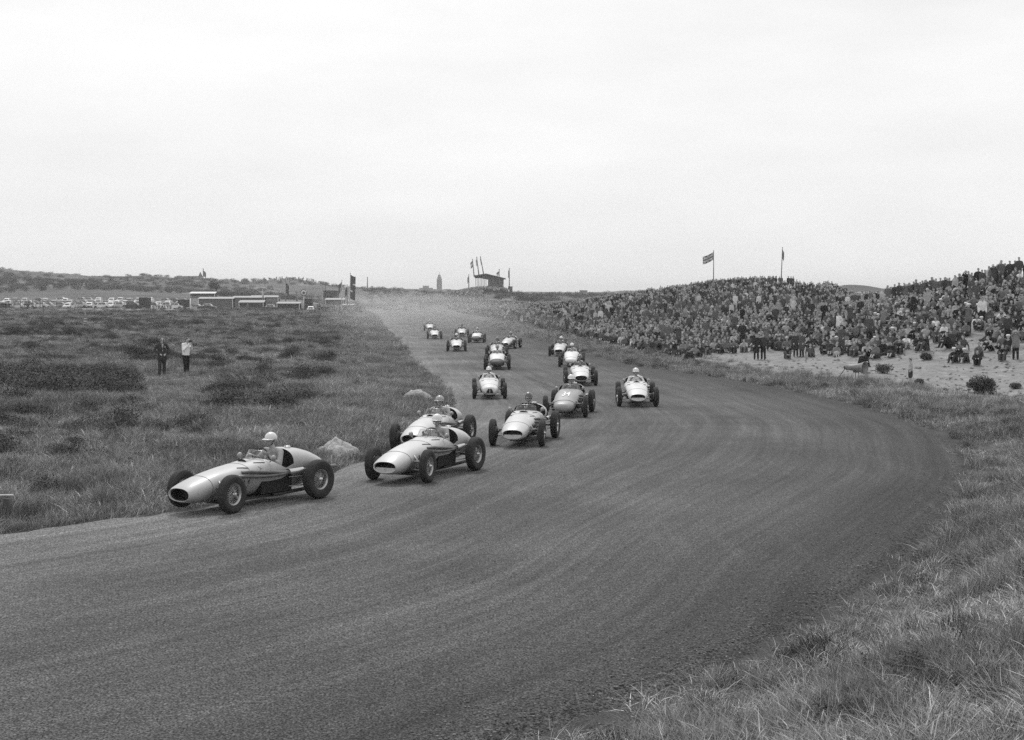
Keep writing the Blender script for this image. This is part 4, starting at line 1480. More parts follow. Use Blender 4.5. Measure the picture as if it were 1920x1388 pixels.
def build_parts():
    D = {}
    # tail with open front
    mb = MB()
    loft(mb, [-.664] + list(np.arange(-.72, -1.96, -.06)) + [-1.96, -1.98])
    D['tail'] = mb.mesh('tail', [M_PAINT['pale']], .0005)
    # cockpit tub and seat
    mb = MB()
    mb.add([(.1, .36, .70), (.1, -.36, .70), (-.655, .40, .61), (-.655, -.40, .61), (.1, .34, .2), (.1, -.34, .2), (-.655, .38, .2), (-.655, -.38, .2)],
           [(4, 6, 7, 5), (0, 2, 6, 4), (1, 5, 7, 3), (0, 4, 5, 1)], 0, False)
    ring = section(-.70, NR)
    c = (-.70, 0, .55)
    mb.add(ring + [c], [(k, k + 1, NR) for k in range(NR - 1)], 0)
    D['cockpit'] = mb.mesh('cockpit', [M_BLACK])
    mb = MB()
    mb.box((-.50, 0, .30), (.36, .44, .12)); mb.box((-.66, 0, .58), (.09, .46, .52), rot=Matrix.Rotation(-.18, 3, 'Y'))
    D['seat'] = mb.mesh('seat', [M_LEATHER])
    # radiator behind the mouth
    mb = MB()
    n = len(OVAL_IN)
    cz = sum(p[2] for p in OVAL_IN) / n
    mb.add([(p[0] + .02, p[1], p[2]) for p in OVAL_IN] + [(OVAL_IN[0][0] + .02, 0, cz)], [(k, k + 1, n) for k in range(n - 1)])
    D['radiator'] = mb.mesh('radiator', [M_MESH])
    # blanking plate across the lower half of the mouth
    mb = MB()
    nn = 14
    top, bot = [], []
    for k in range(nn + 1):
        y = -.225 + .45 * k / nn
        zlo = .362 - .112 * (1 - (abs(y) / .248) ** 2.3) ** (1 / 2.3)
        bot.append((1.765, y, zlo)); top.append((1.765, y, .350))
    mb.add(bot + top, [(k, k + 1, nn + 2 + k, nn + 1 + k) for k in range(nn)], 0, False)
    mb.add([(x + .006, y, z) for x, y, z in bot + top], [(k, nn + 1 + k, nn + 2 + k, k + 1) for k in range(nn)], 0, False)
    mb.lathe([(.0, .0), (.022, .0), (.022, .008)], 12, 'X', (1.768, 0, .320), 1)
    D['blanking_plate'] = mb.mesh('blanking_plate', [M_PAINT['pale'], M_BLACK])
    # bright rim round the mouth
    mb = MB()
    r0 = section(1.80, NR)
    mb.tube([(1.812, p[1] * .97, .358 + (p[2] - .358) * .97) for p in r0], .011, 6)
    D['grille_ring'] = mb.mesh('grille_ring', [M_STEEL])
    # A-shaped grille with centre bar for the slot nose
    mb = MB()
    for s in (-1, 1):
        o_ = [(.014, .475), (.014, .27), (.155, .27), (.125, .37), (.07, .455)]
        n_ = len(o_)
        mb.add([(1.830, y * s, z) for y, z in o_] + [(1.79, y * s, z) for y, z in o_], [tuple(range(n_))] + [(k, (k + 1) % n_, n_ + (k + 1) % n_, n_ + k) for k in range(n_)], 0, False)
    mb.box((1.825, 0, .245), (.03, .30, .030), 1); mb.box((1.828, 0, .37), (.012, .026, .20), 1)
    D['slot_grille'] = mb.mesh('slot_grille', [M_BLACK, M_STEEL])
    # bonnet seam (dark line between nose cowl and bonnet)
    for x, q in ((1.32, 'A'), (.42, 'B')):
        r = section(x, NR)
        mb = MB().tube([(p[0], p[1] * 1.001, p[2] + .001) for p in r], .0042, 4, caps=False)
        D['bonnet_seam' + q] = mb.mesh('bonnet_seam', [M_BLACK])
    mb = MB()
    r = section(1.45, NR, None, SEC_BLUNT)
    mb.tube([(p[0], p[1] * 1.004, p[2] + .002) for p in r], .008, 4, caps=False)
    D['nose_seam'] = mb.mesh('nose_seam', [M_BLACK])
    # louvre cuts and straps on the bonnet shoulders
    mb = MB()
    for s in (-1, 1):
        for x0 in (.62, .20):
            pts = []
            for t in range(5):
                x, y = x0 - .05 * t, s * (.24 + .022 * t)
                pts.append((x, y, surf_z(x, y) + .002))
            mb.tube(pts, .011, 5)
        for k in range(6):
            x = 1.0 - .11 * k
            z = .50
            y = surf_y(x, z)
            mb.box((x, s * y, z), (.014, .014, .11))
    D['louvre'] = mb.mesh('louvre', [M_BLACK])
    # air scoop on the scuttle
    mb = MB()
    zz = surf_z(.2, 0)
    vs = []
    for i, (x, w, h) in enumerate(((.34, .11, .004), (.26, .12, .05), (.10, .11, .012))):
        for k in range(9):
            a = math.pi * k / 8
            y = w * math.cos(a)
            vs.append((x, y, surf_z(x, y) - .004 + h * math.sin(a)))
    mb.add(vs, [(i * 9 + k, i * 9 + k + 1, (i + 1) * 9 + k + 1, (i + 1) * 9 + k) for i in (1,) for k in range(8)])
    mb.add([(x + .002, y * .92, z - .006) for x, y, z in vs[9:18]], [tuple(range(9))], 1)
    D['air_scoop'] = mb.mesh('air_scoop', [M_PAINT['pale'], M_BLACK])
    # windscreen
    mb, fr = MB(), MB()
    base, topp = [], []
    for k in range(15):
        a = -1.35 + 2.7 * k / 14
        y = .30 * math.sin(a)
        x = -.14 + .20 * math.cos(a)
        zb_ = surf_z(x, y) - .01
        base.append((x, y, zb_))
        topp.append((x - .10, y * .88, max(zb_ + .03, .995 - .06 * (abs(a) / 1.35) ** 3)))
    mb.add(base + topp, [(k, k + 1, 16 + k, 15 + k) for k in range(14)])
    fr.tube(topp, .0045, 5); fr.tube(base, .006, 5)
    D['windscreen'] = mb.mesh('windscreen', [M_GLASS])
    D['screen_frame'] = fr.mesh('screen_frame', [M_STEEL])
    # steering wheel
    mb = MB()
    R = Matrix.Rotation(-.42, 3, 'Y')
    c = Vector((-.20, 0, .835))
    ring = [c + R @ Vector((0, .185 * math.cos(t), .185 * math.sin(t))) for t in np.linspace(0, 2 * math.pi, 25)]
    mb.tube(ring, .013, 6, 0, False)
    for t in (1.57, 3.7, 5.7):
        mb.tube([c, c + R @ Vector((0, .185 * math.cos(t), .185 * math.sin(t)))], .008, 5, 1)
    mb.tube([c, c + R @ Vector((.3, 0, -.02))], .016, 6, 1)
    D['steering_wheel'] = mb.mesh('steering_wheel', [M_BLACK, M_STEEL])
    # mirrors
    for s, nm in ((1, 'ML'), (-1, 'MR')):
        mb = MB()
        y = s * .445
        mb.lathe([(.0, -.075), (.03, -.065), (.052, -.03), (.055, .0), (.05, .004)], 14, 'X', (-.09, y, .865))
        mb.v = [(-.18 - (x + .09), yy, z) if False else (-(x + .09) - .13, yy, z) for x, yy, z in mb.v]
        mb.tube([(-.08, s * .38, .79), (-.10, y, .84)], .011, 6)
        D['mirror' + nm] = mb.mesh('mirror', [M_PAINT['mid']])
    # exhaust: two pipes merging, tail pipe past the rear wheel, heat shield
    def pipe(pts, r):
        return MB().tube(catm3(pts), r, 8)
    D['exhaustA'] = pipe([(.62, .36, .66), (.48, .43, .665), (.1, .462, .625), (-.25, .475, .585), (-.5, .485, .57)], .031).mesh('exhaust_pipe', [M_EXH])
    D['exhaustB'] = pipe([(.72, .37, .585), (.58, .44, .59), (.15, .470, .555), (-.25, .483, .545), (-.5, .488, .57)], .031).mesh('exhaust_pipe', [M_EXH])
    D['exhaustC'] = pipe([(-.45, .487, .57), (-.8, .50, .57), (-1.3, .47, .56), (-1.85, .42, .55)], .040).mesh('exhaust_pipe', [M_EXH])
    mb = MB()
    vs = []
    for x in (-.46, -.54, -.78, -.84):
        for k in range(9):
            a = -.5 + 3.0 * k / 8
            vs.append((x, .492 + .062 * math.cos(a), .572 + .062 * math.sin(a)))
    mb.add(vs, [(i * 9 + k, i * 9 + k + 1, (i + 1) * 9 + k + 1, (i + 1) * 9 + k) for i in range(3) for k in range(8)])
    D['heat_shield'] = mb.mesh('heat_shield', [M_STEEL])
    # suspension
    for s, nm in ((1, 'L'), (-1, 'R')):
        mb = MB()
        for dz, dx in ((.09, .0), (-.10, .0)):
            mb.tube([(1.28, s * .29, .37 + dz * .9), (1.14, s * .60, .345 + dz)], .014, 6)
            mb.tube([(1.00, s * .30, .37 + dz * .9), (1.14, s * .60, .345 + dz)], .014, 6)
        mb.tube([(1.14, s * .60, .22), (1.14, s * .60, .47)], .022, 7)
        mb.tube([(.95, s * .35, .36), (1.02, s * .585, .36)], .011, 6)
        mb.tube([(1.16, s * .33, .55), (1.14, s * .55, .30)], [.028, .022], 8)
        D['sf' + nm] = mb.mesh('front_suspension', [M_DULL])
        mb = MB()
        mb.lathe([(.04, -.03), (.165, -.03), (.172, .0), (.165, .03), (.05, .05)], 20, 'Y', (1.14, s * .575, .335))
        D['bf' + nm] = mb.mesh('brake_drum', [M_IRON])
        mb = MB()
        mb.tube([(-1.14, s * .25, .36), (-1.14, s * .58, .36)], .024, 8)
        for z in (.46, .285):
            mb.tube([(-.50, s * .462, z + .012), (-1.12, s * .545, z)], .0105, 6)
        mb.tube([(-1.25, s * .3, .34), (-1.22, s * .56, .34)], .020, 6)
        mb.lathe([(.04, -.03), (.17, -.03), (.178, .0), (.17, .03), (.05, .05)], 20, 'Y', (-1.14, s * .56, .36))
        D['sr' + nm] = mb.mesh('rear_suspension', [M_DULL])
    mb = MB()
    mb.box((.3, 0, .135), (1.4, .46, .05)); mb.tube([(-.25, .30, .155), (-1.3, .33, .18)], .035, 8)
    D['sump'] = mb.mesh('sump', [M_IRON])
    mb = MB()
    mb.lathe([(.0, .03), (.055, .03), (.062, .022), (.062, -.02)], 14, 'Z', (-.84, .10, .985))
    mb.box((-.84, .10, 1.018), (.11, .018, .012))
    D['filler_cap'] = mb.mesh('filler_cap', [M_STEEL])
    mb = MB()
    sec = SEC_BLUNT
    rings = [[(p[0] + .012, p[1] * 1.03, .36 + (p[2] - .36) * 1.03) for p in section(x, NR, None, sec)] for x in (1.80, 1.775, 1.74, 1.70, 1.64, 1.55, 1.45, 1.36)]
    mb.add([p for r in rings for p in r], [(i * NR + k, i * NR + k + 1, (i + 1) * NR + k + 1, (i + 1) * NR + k) for i in range(7) for k in range(NR - 1)])
    mb.add(rings[0] + [(1.835, 0, .35)], [(k, k + 1, NR) for k in range(NR - 1)])
    D['nose_cowl'] = mb.mesh('nose_cowl', [M_PAINT['dark']], .0005)
    # race roundel on the flank
    mb = MB()
    for s in (1, -1):
        vs = []
        for k in range(20):
            t = 2 * math.pi * k / 20
            x, z = .16 + .085 * math.cos(t), .70 + .085 * math.sin(t)
            vs.append((x, s * (surf_y(x, z) + .003), z))
        mb.add(vs, [tuple(range(20))], 0, False)
        pts = [(.20, .735), (.15, .69), (.13, .70)], [(.13, .74), (.19, .66)]
        for pl in pts:
            mb.tube([(x, s * (surf_y(x, z) + .005), z) for x, z in pl], .007, 4, 1)
    D['roundel'] = mb.mesh('roundel', [grey('roundel_pale', .55), grey('roundel_mark', .25)])
    return D

def catm3(P, sub=6):
    P = np.array(P, float)
    P = np.vstack([2 * P[0] - P[1], P, 2 * P[-1] - P[-2]])
    out = []
    for i in range(1, len(P) - 2):
        p0, p1, p2, p3 = P[i - 1:i + 3]
        for k in range(sub):
            t = k / sub
            out.append(0.5 * (2 * p1 + (p2 - p0) * t + (2 * p0 - 5 * p1 + 4 * p2 - p3) * t * t + (3 * p1 - p0 - 3 * p2 + p3) * t ** 3))
    out.append(P[-2])
    return [tuple(o) for o in out]

MESHES.update(build_parts())

def wheel_parts(R, W, rimR):
    D = {}
    mb = MB()
    prof = [(rimR - .01, -W * .36), (rimR + .012, -W * .43), ((rimR + R) / 2, -W * .52), (R - .045, -W * .50), (R - .014, -W * .40)]
    # ribbed tread
    tr = []
    nrib = 5
    for k in range(nrib):
        a, b = -W * .38 + W * .76 * k / nrib, -W * .38 + W * .76 * (k + .78) / nrib
        cr = lambda y: R - .010 * (abs(y) / (W * .4)) ** 2
        tr += [(cr(a), a), (cr(b), b), (cr(b) - .009, b + .001), (cr(b) - .009, a + W * .76 / nrib - .001)]
    prof = prof + tr + [(r, -h) for r, h in reversed(prof)]
    mb.lathe(prof, 36, 'Y')
    D['tyre'] = mb.mesh('tyre', [M_TYRE])
    mb = MB()
    mb.lathe([(rimR - .004, -W * .37), (rimR + .008, -W * .37), (rimR + .010, -W * .33), (rimR - .02, -W * .28), (rimR - .035, 0), (rimR - .02, W * .28), (rimR + .010, W * .33), (rimR + .008, W * .37), (rimR - .004, W * .37),
              (rimR - .03, W * .27), (rimR - .047, 0), (rimR - .03, -W * .27)], 36, 'Y', close=True)
    D['rim'] = mb.mesh('rim', [M_RIM])
    mb = MB()
    NSP = 22
    for k in range(NSP):
        t = 2 * math.pi * k / NSP
        for y0, y1, dt in ((.055, -.01, .28), (-.035, .012, -.28)):
            a = Vector((.042 * math.cos(t), y0, .042 * math.sin(t)))
            b = Vector(((rimR - .036) * math.cos(t + dt), y1, (rimR - .036) * math.sin(t + dt)))
            mb.tube([a, b], .0042, 3, 0, False)
    D['spokes'] = mb.mesh('wire_spoke_set', [M_STEEL])
    mb = MB()
    mb.lathe([(.03, -.06), (.05, -.05), (.05, -.03), (.036, -.02), (.036, .04), (.052, .05), (.05, .065), (.03, .085), (.012, .10), (.0, .10)], 16, 'Y')
    for s in (-1, 1):
        mb.box((s * .055, .078, 0), (.07, .016, .032))
    D['hub'] = mb.mesh('hub_spinner', [M_STEEL])
    return D

WF = wheel_parts(.350, .155, .208)
WR = wheel_parts(.378, .185, .208)

def add_wheel(root, D, x, y, z, steer=0.0, spin=0.0):
    w = empty('wheel', (x, y, z), steer + (0 if y > 0 else math.pi), root)
    w.rotation_euler = (0, 0, steer + (0 if y > 0 else math.pi))
    for nm in ('tyre', 'rim', 'spokes', 'hub'):
        o = link(bpy.data.objects.new({'spokes': 'wire_spoke_set', 'hub': 'hub_spinner'}.get(nm, nm), D[nm]), w)
        o.rotation_euler = (0, spin, 0)
    return w

# ---- driver (in the car's frame)
DRV = dict(pelvis=(-.52, 0, .42), chest=(-.55, 0, .77), neck=(-.54, 0, .99), head=(-.50, 0, 1.16), shL=(-.55, .21, .93), elL=(-.40, .32, .70), haL=(-.255, .19, .865),
           hipL=(-.48, .10, .38), knL=(-.02, .13, .48), anL=(.40, .12, .36), toL=(.50, .12, .42))
def driver_mesh(yaw, roll_hands=0.0, lean=0.0):
    j = dict(DRV)
    for k in ('chest', 'neck', 'head', 'shL'):
        pass
    c = body(j, fine=True, hair=False, glove=True, head_yaw=yaw, curl=.95, hands={'L': Vector((.5, -.6, -.2)), 'R': Vector((.5, .6, -.2)), 'dL': Vector((.55, -.15, .75)), 'dR': Vector((.55, .15, .75))})
    return fuse('body', c, .015, 3200, [M_SKIN, CLOTH['pale grey'], CLOTH['dark grey'], M_SHOE, M_HAIRD, M_LEATHER], 3)
DRIVER = [driver_mesh(0.0), driver_mesh(.35)]

def helmet_mesh(m):
    mb = MB()
    prof = [(.0, .138)] + [(.120 * math.sin(t), .018 + .120 * math.cos(t)) for t in np.linspace(.2, 1.571, 9)] + [(.122, -.004), (.116, -.006), (.112, .01)]
    mb.lathe(prof, 24)
    mb.v = [(x * 1.06 - .005, y * .96, z) for x, y, z in mb.v]
    # peak
    vs = []
    for r, dz in ((.115, .018), (.180, .0), (.180, -.006), (.115, .010)):
        for k in range(11):
            a = -1.15 + 2.3 * k / 10
            rr = .116 + (r - .116) * max(.0, math.cos(a * 1.1)) ** .8 if r > .12 else r
            vs.append((rr * 1.04 * math.cos(a), rr * math.sin(a), dz))
    mb.add(vs, [(i * 11 + k, i * 11 + k + 1, ((i + 1) % 4) * 11 + k + 1, ((i + 1) % 4) * 11 + k) for i in range(4) for k in range(10)])
    return mb.mesh('helmet', [m])
HELM = {k: helmet_mesh(grey('helmet_' + k, v, .3, coat=.4, vary=.05)) for k, v in (('white', .66), ('mid', .30), ('dark', .09))}
_mb = MB()
for s in (-1, 1):
    _mb.lathe([(.0, .012), (.026, .012), (.032, .004), (.034, -.012), (.026, -.012)], 12, 'X', (.088, .034 * s, .008))
_mb.tube([(.07, .07, .008), (.0, .098, .005), (-.08, .06, .0), (-.1, 0, 0), (-.08, -.06, 0), (.0, -.098, .005), (.07, -.07, .008)], .009, 5)
GOGGLE = _mb.mesh('goggles', [M_BLACK])
_mb = MB().tube([(0, .098, .0), (.03, .075, -.07), (.045, 0, -.125), (.03, -.075, -.07), (0, -.098, 0)], .008, 5)
STRAP = _mb.mesh('chin_strap', [M_LEATHER])
_mb = MB().sphere((.07, 0, -.06), (.052, .055, .04), 10, 6)
SCARF = _mb.mesh('face_mask', [CLOTH['black']])

def text_mesh(txt, size, mat, depth=.004):
    cu = bpy.data.curves.new('txt', 'FONT')
    cu.body = txt
    cu.size = size
    cu.align_x = 'CENTER'
    cu.align_y = 'CENTER'
    cu.extrude = depth
    cu.offset = size * .018
    o = bpy.data.objects.new('txt', cu)
    COL.objects.link(o)
    dg = bpy.context.evaluated_depsgraph_get()
    me = bpy.data.meshes.new_from_object(o.evaluated_get(dg))
    bpy.data.objects.remove(o)
    me.materials.clear()
    me.materials.append(mat)
    return me

def race_car(px, py, Yd, ang, label, paint='pale', style='oval', plate=False, ring=False, steer=0.1, seams=False, roundel=False, scoop=True, number=None, nose=None, scl=1.0,
             exhaust=True, drv=None):
    """px, py: photo pixel of the middle of the front axle on the road; ang = heading off the line of depth"""
    g = flat(px, py)
    fwd = Vector((-math.sin(ang), -math.cos(ang), 0))
    c = g - fwd * 1.14
    rz = math.atan2(fwd.y, fwd.x)
    root = empty('racing_car', (c.x, c.y, 0.0), rz)
    root.scale = (scl, scl, scl)
    tag(root, label, 'racing car', 'racing cars in the bend')
    def part(nm, me, **mats):
        o = link(bpy.data.objects.new(nm, me), root)
        return o
    b = part('body', MESHES['body_' + style]); set_mat(b, 0, M_PAINT[paint])
    t = part('tail', MESHES['tail']); set_mat(t, 0, M_PAINT[paint])
    fc = link(bpy.data.objects.new('filler_cap', MESHES['filler_cap']), t)
    part('cockpit', MESHES['cockpit'])
    part('seat', MESHES['seat'])
    if style == 'oval':
        part('radiator', MESHES['radiator'])
    if plate:
        o = part('blanking_plate', MESHES['blanking_plate']); set_mat(o, 0, M_PAINT[paint])
    if ring:
        part('grille_ring', MESHES['grille_ring'])
    if style == 'slot':
        part('slot_grille', MESHES['slot_grille'])
    if style != 'blunt':
        part('bonnet_seam', MESHES['bonnet_seamA']); part('bonnet_seam', MESHES['bonnet_seamB'])
    else:
        part('nose_seam', MESHES['nose_seam'])
    part('louvre', MESHES['louvre'])
    if scoop:
        o = part('air_scoop', MESHES['air_scoop']); set_mat(o, 0, M_PAINT[paint])
    if nose:
        o = part('nose_cowl', MESHES['nose_cowl']); set_mat(o, 0, M_PAINT[nose])
    ws = part('windscreen', MESHES['windscreen'])
    link(bpy.data.objects.new('screen_frame', MESHES['screen_frame']), ws)
    part('steering_wheel', MESHES['steering_wheel'])
    part('mirror', MESHES['mirrorML']); part('mirror', MESHES['mirrorMR'])
    if exhaust:
        for k in 'ABC':
            part('exhaust_pipe', MESHES['exhaust' + k])
        part('heat_shield', MESHES['heat_shield'])
    for s in 'LR':
        part('front_suspension', MESHES['sf' + s]); part('brake_drum', MESHES['bf' + s]); part('rear_suspension', MESHES['sr' + s])
    part('sump', MESHES['sump'])
    if roundel:
        part('roundel', MESHES['roundel'])
    if number:
        me = text_mesh(number, .24, M_WHITEP)
        for v in me.vertices:
            # text x -> car's right-to-left as seen from the front, text y -> back along the bonnet
            x, y = .92 - v.co.y * 2.3, v.co.x * 1.15
            z = surf_z(x, y, SEC_BLUNT) + .012 + v.co.z * .5
            v.co = (x, y, z)
        part('race_number', me)
    for s in (1, -1):
        add_wheel(root, WF, 1.14, s * .655, .350, steer, random.uniform(0, 6))
        add_wheel(root, WR, -1.14, s * .635, .378, 0, random.uniform(0, 6))
    # driver: a person of its own
    hel, top, var, dlab = drv
    d = empty('person', (c.x, c.y, 0.0), rz)
    d.scale = (scl, scl, scl)
    tag(d, dlab, 'driver', 'drivers of the racing cars')
    bo = link(bpy.data.objects.new('body', DRIVER[var]), d)
    set_mat(bo, 1, CLOTH[top])
    yaw = (0, .35)[var]
    for nm, me in (('helmet', HELM[hel]), ('goggles', GOGGLE), ('chin_strap', STRAP)) + ((('face_mask', SCARF),) if var == 1 and hel != 'white' else ()):
        h = link(bpy.data.objects.new(nm, me), d)
        h.location = (-.50, 0, 1.16 + (.005 if nm == 'helmet' else 0))
        h.rotation_euler = (0, 0, yaw)
    return root

R_ = math.radians
race_car(388, 957, 25, R_(35), 'leading pale racing car at the left, nearest the grass and camera', 'pale', 'oval', steer=.12, roundel=True, drv=('white', 'pale grey', 0, 'driver in white helmet and pale shirt in the leading car'))
race_car(751, 902, 29, R_(25), 'second pale racing car with blanked lower mouth, in front of its shadowing rival', 'light', 'oval', plate=True, steer=.12, scoop=False, drv=('white', 'pale grey', 1, 'driver in white peaked helmet leaning in the second car'))
race_car(787, 846, 34, R_(15), 'pale racing car half hidden directly behind the second car', 'light', 'oval', steer=.1, drv=('mid', 'pale grey', 0, 'driver in grey helmet in the half hidden car'))
race_car(970, 836, 36, R_(11), 'pale racing car with wide oval mouth running alone mid-road', 'light', 'oval', plate=True, steer=.08, seams=False, drv=('dark', 'black', 0, 'driver in dark helmet and black top mid-road'))
race_car(1060, 782, 45, R_(9), 'grey racing car with white number 34 on its blunt nose', 'mid', 'blunt', steer=.1, seams=True, number='34', scoop=False, drv=('white', 'mid-grey', 1, 'driver in white helmet behind the number 34'))
race_car(1195, 762, 49, R_(3), 'white racing car farthest right, alone near the outer kerb side', 'silver', 'oval', plate=True, steer=.1, drv=('white', 'white', 0, 'driver in white shirt in the rightmost car'))
race_car(918, 748, 53, R_(-2), 'pale racing car with arched slot grille and centre bar', 'silver', 'slot', steer=.03, seams=True, scl=.9, scoop=False, exhaust=False, drv=('white', 'white', 0, 'driver in white overalls behind the arched grille'))
race_car(1089, 723, 61, R_(1), 'pale racing car with bright-rimmed oval mouth, nose of the centre-right trio', 'silver', 'oval', ring=True, steer=.05, drv=('dark', 'dark grey', 0, 'dark-clad driver leading the centre-right trio'))
race_car(1071, 688, 78, R_(4), 'pale racing car in the middle of the centre-right trio', 'silver', 'blunt', steer=.05, drv=('white', 'pale grey', 0, 'white-helmeted driver in the middle of the centre-right trio'))
race_car(1049, 668, 92, R_(6), 'pale racing car at the rear of the centre-right trio, by the verge', 'light', 'oval', steer=.05, drv=('white', 'dark grey', 1, 'driver at the rear of the centre-right trio'))
race_car(932, 693, 76, R_(0), 'wide racing car with dark nose in front of the central pair', 'silver', 'blunt', steer=.03, seams=True, nose='dark', drv=('mid', 'pale grey', 0, 'driver of the dark-nosed central car'))
race_car(931, 671, 90, R_(1), 'pale racing car directly behind the dark-nosed car', 'light', 'oval', steer=.0, drv=('dark', 'mid-grey', 0, 'dark-helmeted driver behind the dark-nosed car'))
race_car(950, 654, 106, R_(11), 'pale racing car sliding behind and right of the central pair', 'light', 'oval', steer=.0, drv=('mid', 'grey tweed', 0, 'driver behind and right of the central pair'))
race_car(856, 659, 102, R_(-2), 'pale racing car with round mouth near the inside of the straight', 'silver', 'oval', ring=True, steer=.0, drv=('white', 'dark grey', 0, 'white-helmeted driver near the inside of the straight'))
race_car(893, 643, 120, R_(2), 'low racing car with dark nose beside the round-mouthed one, in dust', 'silver', 'blunt', steer=.0, nose='dark', drv=('mid', 'grey tweed', 0, 'driver of the low car in the dust'))
race_car(866, 632, 139, R_(-2), 'pale racing car in dust behind the low dark-nosed one', 'light', 'oval', steer=.0, drv=('dark', 'dark grey', 0, 'driver in dust behind the low car'))
race_car(815, 636, 132, R_(-4), 'racing car second from last, in the dust on the inside', 'silver', 'oval', steer=.0, drv=('mid', 'dark grey', 0, 'driver of the second last car'))
race_car(806, 621, 163, R_(-4), 'last racing car, small and pale in the dust cloud', 'silver', 'oval', steer=.0, drv=('mid', 'dark grey', 0, 'driver of the last car'))

# ================================================================== TWO MEN IN THE FIELD
def on_head(root, head, meshes, yaw=0.0):
    for nm, me in meshes:
        h = link(bpy.data.objects.new(nm, me), root)
        h.location = head
        h.rotation_euler = (0, 0, yaw)
_eye = MB().sphere((.083, .032, .012), .011, 8, 5).sphere((.083, -.032, .012), .011, 8, 5).mesh('eyes', [M_BLACK])

g1, g2 = ground(304, 706, 40), ground(349, 704, 40)
suit_j = P(STAND, elL=(-.02, .33, 1.18), haL=(.17, .12, 1.02), hipR=(0, -.09, .9), knR=(.05, -.11, .5), anR=(.02, -.13, .1), toR=(.17, -.16, .035))
suit = fuse('body', body(suit_j, fine=True, coat=.16, hair=False, curl=.6, hands={'L': Vector((0, 0, -1)), 'R': Vector((0, 0, -1))}), .016, 4200, [M_SKIN, CLOTH['charcoal'], CLOTH['charcoal'], M_SHOE, M_HAIRD, M_SKIN], 3)
r = empty('person', (g1.x, g1.y, g1.z - .02), math.radians(-62))
r.scale = (1.05, 1.05, 1.05)
tag(r, 'man in a dark suit and dark glasses standing in the dune grass', 'person', 'two men standing in the field')
mesh_obj('body', suit, r)
on_head(r, (.03, 0, 1.63), [('hair', HEADGEAR['hair']), ('glasses', GOGGLE)])
mb = MB().add([(.115, .035, 1.46), (.115, -.035, 1.46), (.150, 0, 1.12)], [(0, 1, 2)], 0, False)
mb.add([(.118, .012, 1.44), (.118, -.012, 1.44), (.146, .015, 1.2), (.146, -.015, 1.2)], [(0, 1, 3, 2)], 1, False)
mb.v = [(x + .02, y, z) for x, y, z in mb.v]
mb.build('shirt_front', [CLOTH['white'], CLOTH['mid-grey']], r)
MB().box((.18, .10, 1.33), (.006, .03, .05)).build('pocket_handkerchief', [CLOTH['white']], r)

cam_j = P(STAND, chest=(.02, 0, 1.28), neck=(.05, 0, 1.46), head=(.10, 0, 1.60), elL=(.10, .27, 1.20), haL=(.27, .07, 1.46), elR=(.06, -.25, 1.16), haR=(.26, -.07, 1.42),
          knR=(.06, -.11, .5), anR=(.05, -.12, .1), toR=(.2, -.14, .035), hipR=(0, -.09, .9))
shirt = fuse('body', body(cam_j, fine=True, hair=False, curl=.8, head_pitch=.18, bulk=1.02, hands={'L': Vector((.2, -1, 0)), 'R': Vector((.2, 1, 0)), 'dL': Vector((.4, -.2, .9)), 'dR': Vector((.4, .2, .9))}), .016, 4200, [M_SKIN, grey('shirt_white', .82, .9), CLOTH['black'], M_SHOE, M_HAIRD, M_SKIN], 3)
r = empty('person', (g2.x, g2.y, g2.z - .04), math.radians(-28))
r.scale = (1.05, 1.05, 1.05)
tag(r, 'man in white shirt and black trousers holding a camera to his face', 'person', 'two men standing in the field')
mesh_obj('body', shirt, r)
on_head(r, (.10, 0, 1.60), [('hair', HEADGEAR['hair']), ('eyes', _eye)])
cm = empty('camera_case', (g2.x, g2.y, g2.z - .04), math.radians(-28))
cm.scale = (1.05, 1.05, 1.05)
mb = MB().box((.28, 0, 1.55), (.06, .15, .10)).lathe([(.0, .055), (.032, .055), (.034, .0)], 14, 'X', (.31, 0, 1.55)).box((.28, .03, 1.61), (.04, .05, .025))
mb.build('camera_body', [M_IRON], cm)
tag(cm, 'dark hand camera held by the man in the white shirt', 'camera')

# pale board lying in the grass
g = ground(262, 699, 40)
o = MB().box((0, 0, .18), (.42, .02, .30), rot=Matrix.Rotation(.5, 3, 'Y')).build('paper_board', [grey('board_pale', .34)])
o.location = g
tag(o, 'small pale board tilted in the grass left of the suited man', 'board')

# marker at the left frame edge: dark post with a white arm
g = ground(12, 975, 15)
rt = empty('marker_post', g)
tag(rt, 'dark marker post with a thin white arm at the left frame edge', 'post')
MB().tube([(0, 0, -.1), (.01, 0, .36)], .06, 8).lathe([(.0, .37), (.05, .365), (.06, .35)], 8).build('post', [grey('old_wood', .04)], rt)
MB().box((-.03, 0, .43), (.32, .02, .018)).build('arm', [M_WHITEP], rt)

# striped distance board in the field
g = ground(160, 611, 60)
rt = empty('distance_marker', g)
h = 24 * g.y / FPX
tag(rt, 'narrow pointed marker with pale and dark plates in the left field', 'marker')
mb = MB()
w = 5.2 * g.y / FPX
for k in range(3):
    z = h * (.12 + .2 * k)
    MB().box((0, 0, z), (w, .05, h * .13)).build('plate', [grey('plate_pale', .5)], rt)
MB().box((0, .04, h * .32), (w * .9, .04, h * .64)).build('backing', [grey('plate_dark', .05)], rt)
mb = MB()
mb.tube([(-w * .4, 0, h * .64), (0, 0, h), (w * .4, 0, h * .64)], .04, 5)
mb.build('pointed_top', [grey('plate_pale', .5)], rt)

